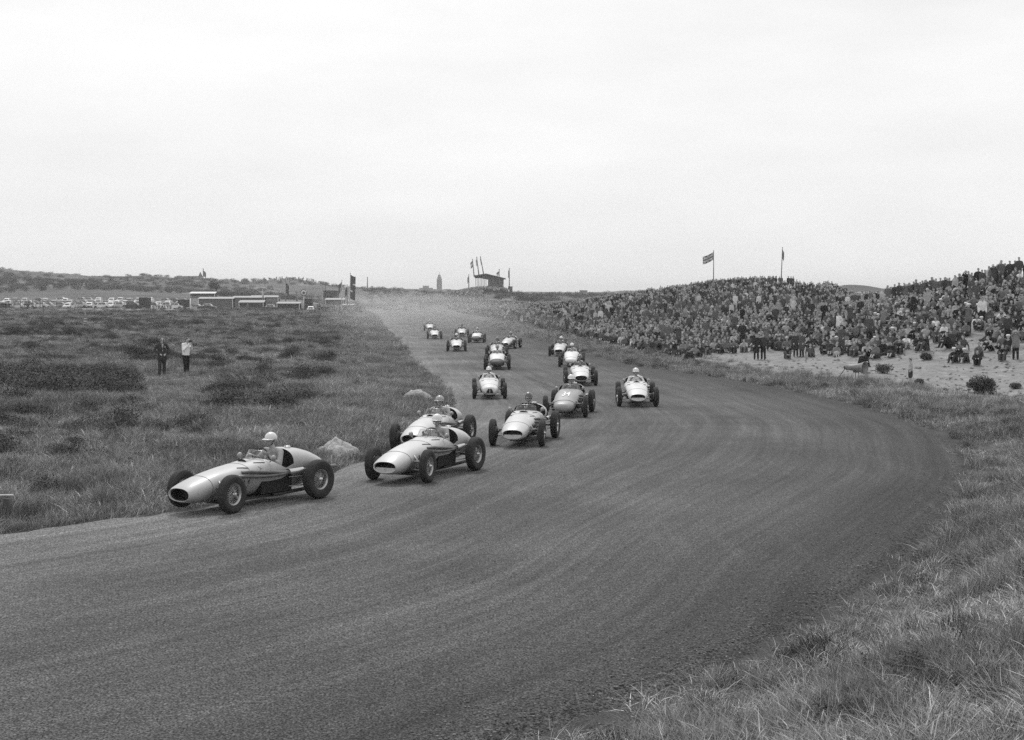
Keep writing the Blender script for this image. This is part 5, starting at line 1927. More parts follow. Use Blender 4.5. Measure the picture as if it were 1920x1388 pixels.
# ---- heaps of sand beside the inner edge
M_HEAP, nt, bs = new_mat('heap_sand')
tcn = nt.nodes.new('ShaderNodeTexCoord')
f1 = nnoise(nt, tcn.outputs['Object'], 9, 5, .7)
f2 = nnoise(nt, tcn.outputs['Object'], 60, 2, .6)
cc = nmath(nt, 'MULTIPLY', ramp(nt, f1, .38, .6, .26, .50), ramp(nt, f2, .3, .7, .8, 1.2))
nt.links.new(cc, bs.inputs['Base Color']); bs.inputs['Roughness'].default_value = .95
nbump(nt, bs, nmath(nt, 'ADD', f1, nmath(nt, 'MULTIPLY', f2, .3)), .8, .05)
def heap(px, py, wpx, hpx, label, seed):
    g = ground(px, py, 20)
    w, h = wpx * g.y / FPX / 2, hpx * g.y / FPX
    vs, fs = [], []
    NRr, NTt = 16, 40
    for i in range(NRr + 1):
        q = i / NRr
        for k in range(NTt):
            t = 2 * math.pi * k / NTt
            rr = w * q * (1 + .16 * (float(fbm(np.array([math.cos(t) * 1.5 + seed]), np.array([math.sin(t) * 1.5]), 5)[0]) - .5) * 2)
            x, y = rr * math.cos(t), rr * math.sin(t) * .8
            pr = max(0, 1 - q) ** 1.05 * .22 + max(0, 1 - q ** 1.7) ** 1.1 * .78
            nz = float(fbm(np.array([x * 3.5 / w + seed]), np.array([y * 3.5 / w]), 8, 4)[0]) - .5
            vs.append((x, y, h * 1.08 * pr * (1 + .7 * nz * (.25 + q) * 1.6) - .05 + .05 * nz))
    for i in range(NRr):
        for k in range(NTt):
            k2 = (k + 1) % NTt
            fs.append((i * NTt + k, i * NTt + k2, (i + 1) * NTt + k2, (i + 1) * NTt + k))
    o = MB().add(vs, fs).build('sand_heap', [M_HEAP])
    o.location = g + Vector((0, 0, .03))
    tag(o, label, 'sand heap', 'sand heaps by the inner road edge')
heap(631, 852, 98, 27, 'larger pale sand heap on the grass behind the leading car', 3)
heap(781, 748, 66, 18, 'smaller pale sand heap near the apex of the bend', 9)

# ================================================================== LOUDSPEAKER HORNS
def horn(px, py, dpx, rz, label, legs=True):
    g = ground(px, py, 40)
    D_ = dpx * g.y / FPX
    rt = empty('loudspeaker_horn', g, rz)
    tag(rt, label, 'loudspeaker', 'horn loudspeakers by the track')
    zc = D_ * .95
    mb = MB().lathe([(D_ * .10, -D_ * 1.5), (D_ * .22, -D_ * 1.42), (D_ * .235, -D_ * 1.0), (D_ * .255, -D_ * .8), (D_ * .35, -D_ * .25), (D_ * .49, D_ * .1), (D_ * .5, D_ * .12), (D_ * .48, D_ * .11), (D_ * .30, -D_ * .26), (D_ * .12, -D_ * .9)], 28, 'X', (0, 0, zc))
    mb.build('horn', [grey('horn_metal', .20, .45, metal=.3, vary=.3)], rt)
    MB().lathe([(D_ * .0, -D_ * 1.62), (D_ * .12, -D_ * 1.6), (D_ * .13, -D_ * 1.42)], 16, 'X', (0, 0, zc)).build('driver_unit', [M_IRON], rt)
    if legs:
        for s in (-1, 1):
            MB().tube([(-D_ * .55, s * D_ * .22, zc - D_ * .1), (-D_ * .5, s * D_ * .3, -.1)], D_ * .025, 6).build('leg', [M_IRON], rt)
        MB().tube([(-D_ * 1.45, 0, zc), (-D_ * 2.35, 0, -.12)], D_ * .03, 6).build('leg', [M_IRON], rt)
        MB().box((-D_ * .62, 0, zc - D_ * .26), (D_ * .34, D_ * .3, D_ * .22)).build('mount', [M_IRON], rt)
    else:
        MB().tube([(-D_ * .3, 0, zc - D_ * .2), (-D_ * .3, 0, -.2)], D_ * .05, 6).build('post', [M_IRON], rt)
horn(1619, 714, 25, math.radians(-42), 'big grey loudspeaker horn on splayed legs at the verge')
horn(1236, 668, 17, math.radians(-95), 'round horn loudspeaker facing the camera in the front row', False)

# ================================================================== FLAGS
def jack(u, v):
    """union flag pattern, hoist 0..1 by height 0..1 -> slot"""
    x, y = (u - .5) * 2, (v - .5)
    if abs(y) < .1 or abs(x) < .1:
        return 1
    if abs(y) < .167 or abs(x) < .167:
        return 2
    for s in (1, -1):
        dd = abs(y - s * x * .5) / 1.118
        if dd < .034:
            return 1
        if dd < .10:
            return 2
    return 0
M_FLAG = {k: grey('flag_' + k, v, .9, vary=.1, spec=.1) for k, v in (('dark', .06), ('mid', .14), ('red', .18), ('pale', .42), ('white', .70))}

def flag(px_top, py_top, py_base, Y, fw, fh, rz, label, mats, pattern, droop=.35, wave=1.0, pole='wood', z=None, lean=0.0, seed=0, group='flags round the circuit', base_px=None):
    """flag on a pole; px of the pole top, depth Y; fw, fh flag size in metres; rz: direction the cloth blows"""
    top = at(px_top, py_top, Y)
    bx = at(base_px if base_px else px_top, py_base, Y)
    zb = bx.z if z is None else z
    rt = empty('flagpole', (bx.x, Y, zb))
    tag(rt, label, 'flag', group)
    H = top.z - zb
    dx = top.x - bx.x
    rr = max(.035, .0006 * Y * .55)
    MB().tube([(0, 0, -.5), (dx, 0, H)], [rr * 1.2, rr * .8], 8).lathe([(.0, H + rr * 3), (rr * 1.5, H + rr * 1.5), (.0, H)], 8, c=(dx, 0, 0)).build('pole', [grey('pole_' + pole, .5 if pole == 'white' else .16)], rt)
    nu, nv = 26, 16
    vs, fs, ms = [], [], []
    rnd = random.Random(seed)
    ph = rnd.uniform(0, 6)
    for i in range(nu + 1):
        u = i / nu
        for k in range(nv + 1):
            v = k / nv
            a = u * fw * math.cos(droop)
            sw = .16 * fw * wave * u ** .8 * math.sin(5.2 * u + 1.4 * (1 - v) + ph) 
            x = a * math.cos(rz) - sw * math.sin(rz)
            y = a * math.sin(rz) + sw * math.cos(rz)
            zz = H - .04 * H * 0 - fh * (1 - v) - u * fw * math.sin(droop) * (1 + .25 * math.sin(2.5 * u + ph)) - .06
            tpos = (H - .1 - fh * (1 - v)) / H
            vs.append((dx * tpos + x, y, zz))
    for i in range(nu):
        for k in range(nv):
            fs.append((i * (nv + 1) + k, (i + 1) * (nv + 1) + k, (i + 1) * (nv + 1) + k + 1, i * (nv + 1) + k + 1))
            ms.append(pattern((i + .5) / nu, (k + .5) / nv))
    mb = MB().add(vs, fs)
    mb.m = ms
    mb.build('cloth', [M_FLAG[m] for m in mats], rt)
    return rt

tri = lambda u, v: 0 if v < .34 else (1 if v < .67 else 2)
vtri = lambda u, v: 0 if u < .34 else (1 if u < .67 else 2)
plain = lambda u, v: 0
band = lambda u, v: 1 if .38 < v < .62 else 0
flag(1338, 472, 540, 224, 1.9, 1.25, math.radians(176), 'union flag with crosses flying from a pole above the crowded dune', ['dark', 'red', 'white'], jack, .42, .8, z=hgt(*at(1337, 540, 224)[:2]), seed=1)
flag(1467, 466, 541, 206, .55, 1.35, math.radians(20), 'limp dark flag on the thin leaning pole at the bare dune top', ['mid', 'dark'], band, 1.0, .4, z=hgt(*at(1464, 541, 206)[:2]), seed=2, base_px=1464)
gp = ground(655, 617, 60)
flag(657, 514, 617, gp.y, .75, 2.9, math.radians(-8), 'tall dark narrow flag with white notch on a white pole in the left field', ['mid', 'white'], (lambda u, v: 1 if (.30 < v < .36 and u < .5) or (.60 < v < .67 and u > .55) else 0), .5, .7, 'white', z=gp.z, seed=3, base_px=654)
flag(641, 527, 592, 330, 1.3, 2.2, math.radians(190), 'dark pennant on a pole left of the tall narrow flag', ['mid', 'pale'], (lambda u, v: 1 if .3 < u < .5 and v < .5 else 0), .9, .5, 'white', z=hgt(*at(641, 592, 330)[:2]), seed=4)
flag(651, 536, 590, 335, 1.2, 2.0, math.radians(200), 'dark drooping flag between the pennant and the tall flag', ['mid', 'dark'], band, 1.1, .5, z=hgt(*at(651, 590, 335)[:2]), seed=5)
flag(536, 530, 580, 360, 1.2, 2.6, math.radians(-15), 'dark flag flying above the long tent', ['dark', 'mid'], band, .7, .6, z=hgt(*at(536, 580, 360)[:2]), seed=6)
flag(523, 548, 580, 355, .9, 1.9, math.radians(-30), 'limp dark flag right of the long tent', ['dark', 'pale'], vtri2 if False else (lambda u, v: 1 if u > .6 else 0), 1.1, .4, z=hgt(*at(523, 580, 355)[:2]), seed=7)
flag(556, 550, 580, 350, .9, 1.7, math.radians(-30), 'small dark flag between tent and star sign', ['dark', 'pale'], (lambda u, v: 1 if u > .6 else 0), 1.0, .4, z=hgt(*at(556, 580, 350)[:2]), seed=8)
flag(492, 545, 580, 352, .9, 1.9, math.radians(-30), 'pale limp flag at the right corner of the long tent', ['pale', 'mid'], (lambda u, v: 1 if v < .3 else 0), 1.0, .4, 'white', z=hgt(*at(492, 580, 352)[:2]), seed=9)
flag(381, 506, 545, 640, 2.2, 2.6, math.radians(-10), 'thin far pole with small pennant beside the church tower', ['mid', 'mid'], plain, .9, .4, z=hgt(*at(381, 545, 640)[:2]), seed=10)
ZG = 520.0
def flag_hill(px, pyt, pyb, fw, fh, rz, label, mats, pat, droop, seed, base=None):
    flag(px, pyt, pyb, ZG, fw, fh, rz, label, mats, pat, droop, .6, seed=seed, base_px=base, group='flags on the grandstand hill')
flag_hill(886, 488, 516, 1.3, 2.2, math.radians(185), 'tricolour flag at the left of three poles on the grandstand roof', ['mid', 'white', 'mid'], tri, .85, 1, 889)
flag_hill(894, 484, 514, .9, 2.2, math.radians(180), 'tricolour flag at the middle of three poles on the grandstand roof', ['dark', 'white', 'mid'], vtri, 1.1, 2, 898)
flag_hill(901, 483, 513, .6, 2.2, math.radians(180), 'narrow flag at the right of three poles on the grandstand roof', ['mid', 'pale', 'mid'], vtri, 1.15, 3, 907)
flag_hill(936, 507, 545, 1.5, 1.6, math.radians(190), 'two-tone flag in front of the grandstand end wall', ['white', 'mid'], (lambda u, v: 1 if v > .5 else 0), .8, 4)
flag_hill(955, 505, 545, .8, 2.8, math.radians(185), 'dark flag on the pole right of the grandstand', ['mid', 'dark'], band, 1.0, 5)
flag_hill(879, 517, 545, .9, 2.2, math.radians(185), 'single flag left of the grandstand above the hill crowd', ['mid', 'pale'], plain, .95, 6)
flag_hill(1123, 553, 568, 1.4, 2.0, math.radians(190), 'pale flag standing above the middle of the crowd', ['pale', 'mid'], (lambda u, v: 1 if v < .4 else 0), .6, 7)

# ================================================================== GRANDSTAND ON THE HILL
def W(px, py, Y=ZG):
    return at(px, py, Y)
M_STANDW = grey('stand_boards', .10, .9, vary=.3)
M_STANDR = grey('stand_roof', .06, .9)
rt = empty('grandstand', W(918, 545))
tag(rt, 'open timber grandstand with flat pitched roof on posts on the hill', 'grandstand')
o = rt.location
L_ = lambda px, py, dy=0.0: W(px, py, ZG + dy) - o
s_ = ZG / FPX
roof = [L_(888, 517), L_(911, 513), L_(948, 522)]
roof = [Vector((p.x, dy, p.z)) for p, dy in zip(roof + roof[::-1], (-2, -1, 0, 12, 12, 12))]
ft, th = [Vector(p) for p in roof], Vector((0, 0, .35))
MB().add([p for p in ft] + [p - th for p in ft], [(0, 1, 4, 5), (1, 2, 3, 4), (11, 10, 7, 6), (10, 9, 8, 7), (0, 6, 7, 1), (1, 7, 8, 2), (2, 8, 9, 3), (3, 9, 10, 4), (4, 10, 11, 5), (5, 11, 6, 0)], 0, False).build('roof', [M_STANDR], rt)
for k in range(8):
    a = L_(892 + k * 2.75, 519 + .35 * k, 0)
    b = L_(892 + k * 2.75, 541, 0)
    MB().box(((a + b) / 2), (.16, .16, (a - b).length)).build('post', [M_STANDW], rt)
a, b = L_(915, 521, 0), L_(944, 541, 0)
MB().box(((a.x + b.x) / 2, 5.5, (a.z + b.z) / 2), (b.x - a.x, 10, a.z - b.z)).build('side_wall', [M_STANDW], rt)
a, b = L_(890, 518.2, .2), L_(915, 523, .2)
MB().box(((a.x + b.x) / 2, .1, (a.z + b.z) / 2), (b.x - a.x, .12, .5)).build('fascia', [M_STANDR], rt)
gb = [L_(889, 517.3), L_(911, 513.4), L_(947, 522.2), L_(944, 525), L_(916, 525), L_(891, 519.8)]  # added dark sheet filling the gable in place of the roof's dark underside
MB().add([Vector((p.x, .35, p.z)) for p in gb] + [Vector((p.x, .55, p.z)) for p in gb], [tuple(range(6)), tuple(range(6, 12))[::-1]] + [(k, (k + 1) % 6, 6 + (k + 1) % 6, 6 + k) for k in range(6)], 0, False).build('gable_board', [M_STANDR], rt)
a = L_(905, 542, 0)
MB().box((a.x - 1, 4, a.z - .6), (11.5, 10, 1.4)).build('deck', [M_STANDW], rt)
rt2 = empty('wooden_stair_block', W(957, 555, 517))
tag(rt2, 'dark boarded block at the right end of the grandstand terrace', 'stair block')
w = 8 * 517 / FPX
h = 17 * 517 / FPX
MB().box((0, 0, h * .42), (w, 3, h * 1.15)).build('boards', [M_STANDW], rt2)
MB().box((0, 0, h * 1.02), (w * 1.1, 3.2, .12)).build('coping', [M_STANDR], rt2)

# ================================================================== VILLAGE ON THE HORIZON
def block(px0, px1, py0, Y, label, mat, name='house', roof=None, rows=2, cols=4, base=None, cat='building'):
    c = at((px0 + px1) / 2, py0, Y)
    w = (px1 - px0) * Y / FPX
    zb = hgt(c.x, Y) - 6
    H = c.z - zb
    rt = empty(name, (c.x, Y, zb))
    tag(rt, label, cat, 'buildings on the horizon')
    MB().box((0, 0, H / 2), (w, w * .6, H)).build('wall', [mat], rt)
    if roof == 'gable':
        rh = w * .28
        MB().add([(-w / 2 - .3, -w * .33, H - .1), (w / 2 + .3, -w * .33, H - .1), (w / 2 + .3, w * .33, H - .1), (-w / 2 - .3, w * .33, H - .1), (-w / 2, 0, H + rh), (w / 2, 0, H + rh)],
                 [(0, 1, 5, 4), (2, 3, 4, 5), (1, 2, 5), (3, 0, 4), (0, 3, 2, 1)], 0, False).build('roof', [M_STANDR], rt)
    else:
        MB().box((0, 0, H + .25), (w * 1.04, w * .64, .5)).build('roof', [M_STANDR], rt)
    for rI in range(rows):
        for cI in range(cols):
            MB().box((-w / 2 + w * (cI + .5) / cols, -w * .301, H - 2.4 - 3.1 * rI), (w / cols * .4, .1, 1.4)).build('window', [M_BLACK], rt)
    return rt, H, w
M_BRK = grey('village_brick', .15, .9)
M_PLA = grey('village_plaster', .26, .9)
rt, H, w = block(819, 828.5, 524, 1500, 'tall water tower with stepped crown on the horizon', M_BRK, 'water_tower', rows=3, cols=2, cat='tower')
MB().lathe([(w * .42, H), (w * .40, H + 2.4), (w * .3, H + 2.8), (w * .26, H + 4.6), (.2, H + 5.2), (.1, H + 8)], 12).build('crown', [M_BRK], rt)
for a in [(787, 811, 541, 1400, 'wide pale apartment house left of the water tower', M_PLA, 'house', None, 2, 6), (793, 804, 537, 1430, 'raised middle block above the wide apartment house', M_BRK, 'house', None, 1, 3),
          (832, 845, 546, 1400, 'low house right of the water tower', M_BRK, 'house', 'gable', 1, 3), (744, 756, 543, 1350, 'low gabled house far left of the water tower', M_PLA, 'house', 'gable', 1, 3),
          (716, 724, 543, 1350, 'tiny gabled house beside the flagged field skyline', M_BRK, 'house', 'gable', 1, 2), (1087, 1101, 546, 900, 'flat dark hut on the right far dune', M_BRK, 'hut', None, 1, 2),
          (332, 372, 529, 900, 'long low house left of the church tower', M_PLA, 'house', 'gable', 1, 6), (420, 434, 533, 900, 'small white house on the left hill skyline', M_PLA, 'house', 'gable', 1, 2)]:
    block(*a[:6], name=a[6], roof=a[7], rows=a[8], cols=a[9])
rt, H, w = block(372, 379.5, 519, 950, 'church tower with pointed spire on the left skyline', M_BRK, 'church_tower', rows=1, cols=1, cat='tower')
MB().add([(-w / 2, -w * .3, H), (w / 2, -w * .3, H), (w / 2, w * .3, H), (-w / 2, w * .3, H), (0, 0, H + 3.4)], [(0, 1, 4), (1, 2, 4), (2, 3, 4), (3, 0, 4)], 0, False).build('spire', [M_STANDR], rt)
# small dune-top mast and dome
g = at(689, 546, 780)
o = MB().tube([(0, 0, -8), (0, 0, 8)], [.5, .2], 6).build('mast', [M_IRON]); o.location = g
tag(o, 'thin mast on the rounded dune right of the tall flag', 'mast')

# ================================================================== CAR PARK AND STALLS
M_CARP = {k: grey('car_' + k, v, .35, coat=.4, vary=.05) for k, v in (('black', .02), ('dark', .06), ('grey', .18), ('pale', .45), ('white', .70))}
M_CGL = grey('car_glass', .05, .08, vary=.05, spec=.9)
M_CHR = grey('chrome', .7, .15, metal=1.0)
def sedan_meshes():
    D = {}
    # lower body: side outline with rounded wings
    out = [(-2.05, .45), (-2.08, .62), (-1.95, .80), (-1.45, .90), (-.75, .95), (.65, .95), (1.25, .92), (1.80, .84), (2.05, .66), (2.08, .45), (1.95, .32), (-1.95, .32)]
    mb = MB()
    n = len(out)
    for s, y in ((0, .80), (1, -.80)):
        pass
    ys = [(.62, .90), (.80, 1.0), (-.80, 1.0), (-.62, .90)]
    vs = []
    for y, k in ((.70, .97), (.82, 1.0), (.82, 1.0), (.70, .97)):
        pass
    layers = [(.78, .96), (.84, 1.0), (-.84, 1.0), (-.78, .96)]
    for y, k in layers:
        vs += [(x * k, y, .62 + (z - .62) * k) for x, z in out]
    fs = [tuple(range(n)), tuple(range(3 * n, 4 * n))[::-1]]
    for L in range(3):
        for k in range(n):
            k2 = (k + 1) % n
            fs.append((L * n + k, L * n + k2, (L + 1) * n + k2, (L + 1) * n + k))
    mb.add(vs, fs, 0, False)
    D['body'] = mb.mesh('body', [M_CARP['grey']])
    mb = MB()
    cab = [(-1.35, .90), (-1.0, 1.35), (-.5, 1.50), (.30, 1.50), (.62, 1.38), (.95, .94)]
    vs = [(x, y * (1 if z < 1 else .82), z) for y in (.74, -.74) for x, z in cab]
    m = len(cab)
    fs = [tuple(range(m)), tuple(range(m, 2 * m))[::-1]] + [(k, k + 1, m + k + 1, m + k) for k in range(m - 1)]
    mb.add(vs, fs, 0, False)
    D['cabin'] = mb.mesh('cabin', [M_CARP['grey']])
    for s in (1, -1):
        for x0, x1 in ((-.85, -.15), (-.07, .55)):
            mb = MB()
            yb, yt = .752 * s, .650 * s
            mb.add([(x0 - .12 * (x0 < -.5), yb, 1.0), (x1 + .12 * (x1 > .3), yb, 1.0), (x1, yt, 1.40), (x0, yt, 1.40)], [(0, 1, 2, 3)], 0, False)
            D['side_window%d' % len(D)] = mb.mesh('side_window', [M_CGL])
    mb = MB()
    mb.add([(.935, .62, .99), (.935, -.62, .99), (.68, -.54, 1.36), (.68, .54, 1.36)], [(0, 1, 2, 3)], 0, False)
    mb.v = [(x + .02, y, z) for x, y, z in mb.v]
    D['windscreen'] = mb.mesh('windscreen', [M_CGL])
    mb = MB().add([(-1.34, .5, 1.0), (-1.34, -.5, 1.0), (-1.08, -.45, 1.32), (-1.08, .45, 1.32)], [(0, 1, 2, 3)], 0, False)
    D['rear_window'] = mb.mesh('rear_window', [M_CGL])
    mb = MB().lathe([(.0, .09), (.19, .09), (.20, .085), (.33, .08), (.33, -.08), (.0, -.08)], 14, 'Y')
    D['wheel'] = mb.mesh('wheel', [M_TYRE])
    for s in (1, -1):
        D['bumper%d' % (s + 1)] = MB().box((2.10 * s, 0, .48), (.07, 1.6, .12)).mesh('bumper', [M_CHR])
        D['headlight%d' % (s + 1)] = MB().lathe([(.0, .05), (.07, .045), (.09, .0)], 10, 'X', (2.02, s * .58, .70)).mesh('headlight', [M_CHR])
    return D
SED = sedan_meshes()
def sedan(x, y, rz, tone, label, roof=None, s=1.0):
    rt = empty('parked_car', (x, y, hgt(x, y)), rz)
    rt.scale = (s, s, s)
    tag(rt, label, 'car', 'cars in the car park')
    for key in SED:
        nm = key.rstrip('0123456789')
        if nm == 'wheel':
            continue
        o = link(bpy.data.objects.new(nm, SED[key]), rt)
        if nm in ('body', 'cabin'):
            set_mat(o, 0, M_CARP[roof if nm == 'cabin' and roof else tone])
    for a in (1.28, -1.28):
        for b in (.74, -.74):
            w = link(bpy.data.objects.new('wheel', SED['wheel']), rt)
            w.location = (a, b, .33)
def parked(px, py, Y, deg, tone, label, roof=None):
    p = at(px, py, Y)
    sedan(p.x, Y, math.radians(deg), tone, label, roof)
ordn = ['first', 'second', 'third', 'fourth', 'fifth', 'sixth', 'seventh', 'eighth', 'ninth', 'tenth', 'eleventh', 'twelfth']
words_ = {'black': 'black', 'dark': 'dark', 'grey': 'mid-grey', 'pale': 'pale', 'white': 'white'}
front_ = []
_rt = random.Random(5)
for k, px in enumerate([6, 30, 52, 74, 92, 112, 130, 152, 170, 190, 208, 226, 246, 290, 310, 328]):
    front_.append((px + _rt.uniform(-3, 3), _rt.choice([178, 182, 172, 95, 85, 190]), _rt.choice(['pale', 'white', 'dark', 'pale', 'grey', 'white', 'black'])))
ordn += ['thirteenth', 'fourteenth', 'fifteenth', 'sixteenth', 'seventeenth', 'eighteenth', 'nineteenth', 'twentieth', 'twenty-first', 'twenty-second']
for k, (px, dg, tn) in enumerate(front_):
    parked(px, 575, 320 + (k % 3) * 3, dg, tn, '%s car, %s from the left in the front parked row' % (words_[tn], ordn[k]), 'white' if tn in ('grey', 'dark') and k % 2 else None)
for k in range(21):
    px = 4 + k * 16.5 + _rt.uniform(-3, 3)
    tn = _rt.choice(['pale', 'white', 'grey', 'pale', 'white', 'dark'])
    parked(px, 572, 340 + (k % 3) * 3, _rt.choice([88, 92, 85, 95, 180]), tn, '%s car, %s from the left in the second parked row' % (words_[tn], ordn[k]))
for k in range(18):
    px = 12 + k * 19.5 + _rt.uniform(-4, 4)
    tn = _rt.choice(['pale', 'white', 'grey', 'pale', 'white'])
    parked(px, 572, 362 + (k % 3) * 3, _rt.choice([88, 92, 85, 180]), tn, '%s car, %s from the left in the third parked row' % (words_[tn], ordn[k]))
parked(367, 578, 318, 175, 'pale', 'pale car beside the white post right of the dark hut')
parked(388, 580, 312, 185, 'black', 'black car parked left of the big stall', 'white')
parked(506, 580, 322, 182, 'dark', 'dark car with light roof between the two long stalls', 'white')
parked(583, 579, 318, 95, 'grey', 'grey car seen from behind below the star sign', 'white')
# posts in front of the car park
for k, px in enumerate([15, 26, 38, 46, 53, 61, 67, 75, 80, 90, 106]):
    p = at(px, 569, 312)
    o = MB().tube([(0, 0, -.3), (.03, 0, 1.75 + .2 * (k % 3))], .07, 6).lathe([(0, 1.95), (.06, 1.93), (.07, 1.85)], 6).build('fence_post', [grey('post_wood', .05)])
    o.location = (p.x, 312, hgt(p.x, 312))
    tag(o, 'thin dark fence post, %s from the left before the car park' % (ordn[k]), 'post', 'fence posts before the car park')

def stall(px0, px1, py_roof, py_eave, py_base, Y, label, front='dark', roofm=None, open_=True, name='market_stall', cat='stall'):
    a, b = at(px0, py_roof, Y), at(px1, py_base, Y)
    x0, x1 = a.x, b.x
    zb = hgt((x0 + x1) / 2, Y)
    zt = max(zb + 2.0, a.z)
    ze = zt - (py_eave - py_roof) * Y / FPX
    rt = empty(name, ((x0 + x1) / 2, Y, zb))
    tag(rt, label, cat, 'stalls and tents by the car park')
    w, H, E = x1 - x0, zt - zb, ze - zb
    MB().add([(-w / 2 - .2, -.3, E), (w / 2 + .2, -.3, E), (w / 2 + .1, 2.4, H), (-w / 2 - .1, 2.4, H), (-w / 2 - .2, -.3, E - .12), (w / 2 + .2, -.3, E - .12), (w / 2 + .1, 2.4, H - .12), (-w / 2 - .1, 2.4, H - .12)],
             [(0, 1, 2, 3), (7, 6, 5, 4), (0, 4, 5, 1), (1, 5, 6, 2), (2, 6, 7, 3), (3, 7, 4, 0)], 0, False).build('roof', [roofm or grey('canvas_pale', .38, .9)], rt)
    MB().box((0, 0, E * .70), (w, .08, E * .52)).build('valance', [grey('canvas_' + front, {'dark': .05, 'mid': .13, 'grey': .2}[front], .9)], rt)
    MB().box((0, .25, E * .22), (w * .96, .5, E * .40)).build('counter', [grey('counter_boards', .16, .9, vary=.4, scale=1.5)], rt)
    MB().box((0, 2.3, H * .46), (w, .08, H * .9)).build('back_wall', [grey('canvas_dark', .05, .9)], rt)
    for s in (-1, 1):
        MB().box((s * (w / 2 - .05), -.12, E * .48), (.14, .14, E * .98)).build('pole', [M_FLAG['white']], rt)
stall(448, 494, 563, 567, 584, 330, 'long stall with pale roof and dark hanging front, left of the dark car')
stall(519, 562, 566, 569, 584, 325, 'long stall with pale roof and dark front, left of the star sign')
stall(436, 496, 555, 558, 580, 352, 'large marquee with pale roof behind the long stall', 'mid', name='marquee', cat='tent')
stall(469, 522, 554, 557, 578, 372, 'far marquee with a long white roof behind the stalls', 'grey', name='marquee', cat='tent')
stall(610, 645, 559, 562, 584, 360, 'low flat-roofed stall behind the flagpoles', 'mid')
stall(640, 662, 570, 572, 588, 338, 'small stall with white counter roof behind the tall flag', 'grey')
stall(372, 437, 557, 560, 581, 335, 'broad grey shed with thin pale roof edge', 'mid', name='shed', cat='shed')
stall(356, 403, 548, 551, 566, 420, 'distant shed with a bright white roof', 'dark', roofm=M_FLAG['white'], name='shed', cat='shed')

def hut(px0, px1, py0, py1, Y, v, label, name='box_van', cat='van', wheels=True):
    a, b = at(px0, py0, Y), at(px1, py1, Y)
    zb = hgt((a.x + b.x) / 2, Y)
    w, H = b.x - a.x, max(1.6, a.z - zb)
    rt = empty(name, ((a.x + b.x) / 2, Y, zb))
    tag(rt, label, cat, 'vans and huts by the car park')
    MB().box((0, 0, H * .55), (w, w * 1.1, H * .86)).build('body', [grey('van_%d' % int(v * 100), v, .8)], rt)
    MB().box((0, 0, H * 1.0), (w * 1.04, w * 1.14, .08)).build('roof', [grey('van_roof', .2)], rt)
    MB().box((0, -w * .56, H * .45), (w * .45, .05, H * .5)).build('door', [grey('van_door', v * .5 + .01)], rt)
    if wheels:
        for s in (-1, 1):
            wo = link(bpy.data.objects.new('wheel', SED['wheel']), rt)
            wo.location = (s * w * .36, -w * .5, .33)
    else:
        MB().box((0, 0, .12), (w, w, .24)).build('base', [M_IRON], rt)
hut(263, 281, 558, 578, 320, .035, 'black box van standing out in the parked row')
hut(336, 356, 562, 580, 322, .03, 'dark kiosk with a small sign left of the white post', 'kiosk', 'kiosk', False)
hut(238, 249, 565, 576, 326, .14, 'grey van just left of the black box van')
hut(571, 586, 560, 576, 345, .03, 'dark upright hut behind the star sign', 'hut', 'hut', False)
hut(608, 634, 545, 584, 400, .10, 'tall dim tower hut of boards behind the pennant', 'hut', 'hut', False)
# white post by the kiosk
p = at(357, 580, 316)
o = MB().tube([(0, 0, -.3), (0, 0, 2.6)], .12, 8).lathe([(.0, 2.8), (.1, 2.75), (.12, 2.6)], 8).build('white_post', [M_WHITEP]); o.location = (p.x, 316, hgt(p.x, 316))
tag(o, 'white post standing between kiosk and pale car', 'post')
# advertising board with letters
p, q = at(283, 571, 308), at(325, 579, 308)
zb = hgt((p.x + q.x) / 2, 308)
w = q.x - p.x
rt = empty('advertising_board', ((p.x + q.x) / 2, 308, zb))
tag(rt, 'long pale advertising board with dark letters in front of the cars', 'board')
MB().box((0, 0, .75), (w, .08, 1.0)).build('board', [M_FLAG['white']], rt)
me = text_mesh('ETRALTE', 1.05, M_BLACK, .02)
o = mesh_obj('lettering', me, rt); o.location = (0, -.07, .75); o.rotation_euler = (math.pi / 2, 0, 0)
bw = max(v.co.x for v in me.vertices) - min(v.co.x for v in me.vertices)
o.scale = (w * .86 / bw, 1, 1)
for s in (-1, 1):
    MB().box((s * w * .45, .08, .3), (.1, .08, .9)).build('leg', [M_IRON], rt)

# round signs on posts
def disc_sign(px, py, rpx, py_base, Y, label, star=False):
    c = at(px, py, Y)
    rr = rpx * Y / FPX
    zb = hgt(c.x, Y)
    rt = empty('round_sign', (c.x, Y, zb))
    tag(rt, label, 'sign')
    H = c.z - zb
    MB().tube([(0, .1, -.2), (0, .1, H)], .09, 6).build('post', [M_FLAG['white' if star else 'dark']], rt)
    MB().lathe([(.0, -.06), (rr, -.06), (rr, .06), (.0, .06)], 28, 'Y', (0, 0, H)).build('disc', [M_FLAG['white' if star else 'pale']], rt)
    MB().lathe([(rr * .86, -.09), (rr, -.09), (rr, -.07), (rr * .86, -.07)], 28, 'Y', (0, 0, H), close=True).build('border', [M_FLAG['dark']], rt)
    if star:
        pts = []
        for k in range(10):
            t = math.pi / 2 + math.pi * k / 5
            q = rr * (.66 if k % 2 == 0 else .27)
            pts.append((q * math.cos(t), -.10, H + q * math.sin(t)))
        MB().add(pts + [(x, -.07, z) for x, _, z in pts], [tuple(range(10))] + [(k, (k + 1) % 10, 10 + (k + 1) % 10, 10 + k) for k in range(10)], 0, False).build('star', [M_FLAG['dark']], rt)
    else:
        MB().tube([(-rr * .5, -.1, H - rr * .5), (rr * .5, -.1, H + rr * .5)], rr * .12, 5).build('mark', [M_FLAG['dark']], rt)
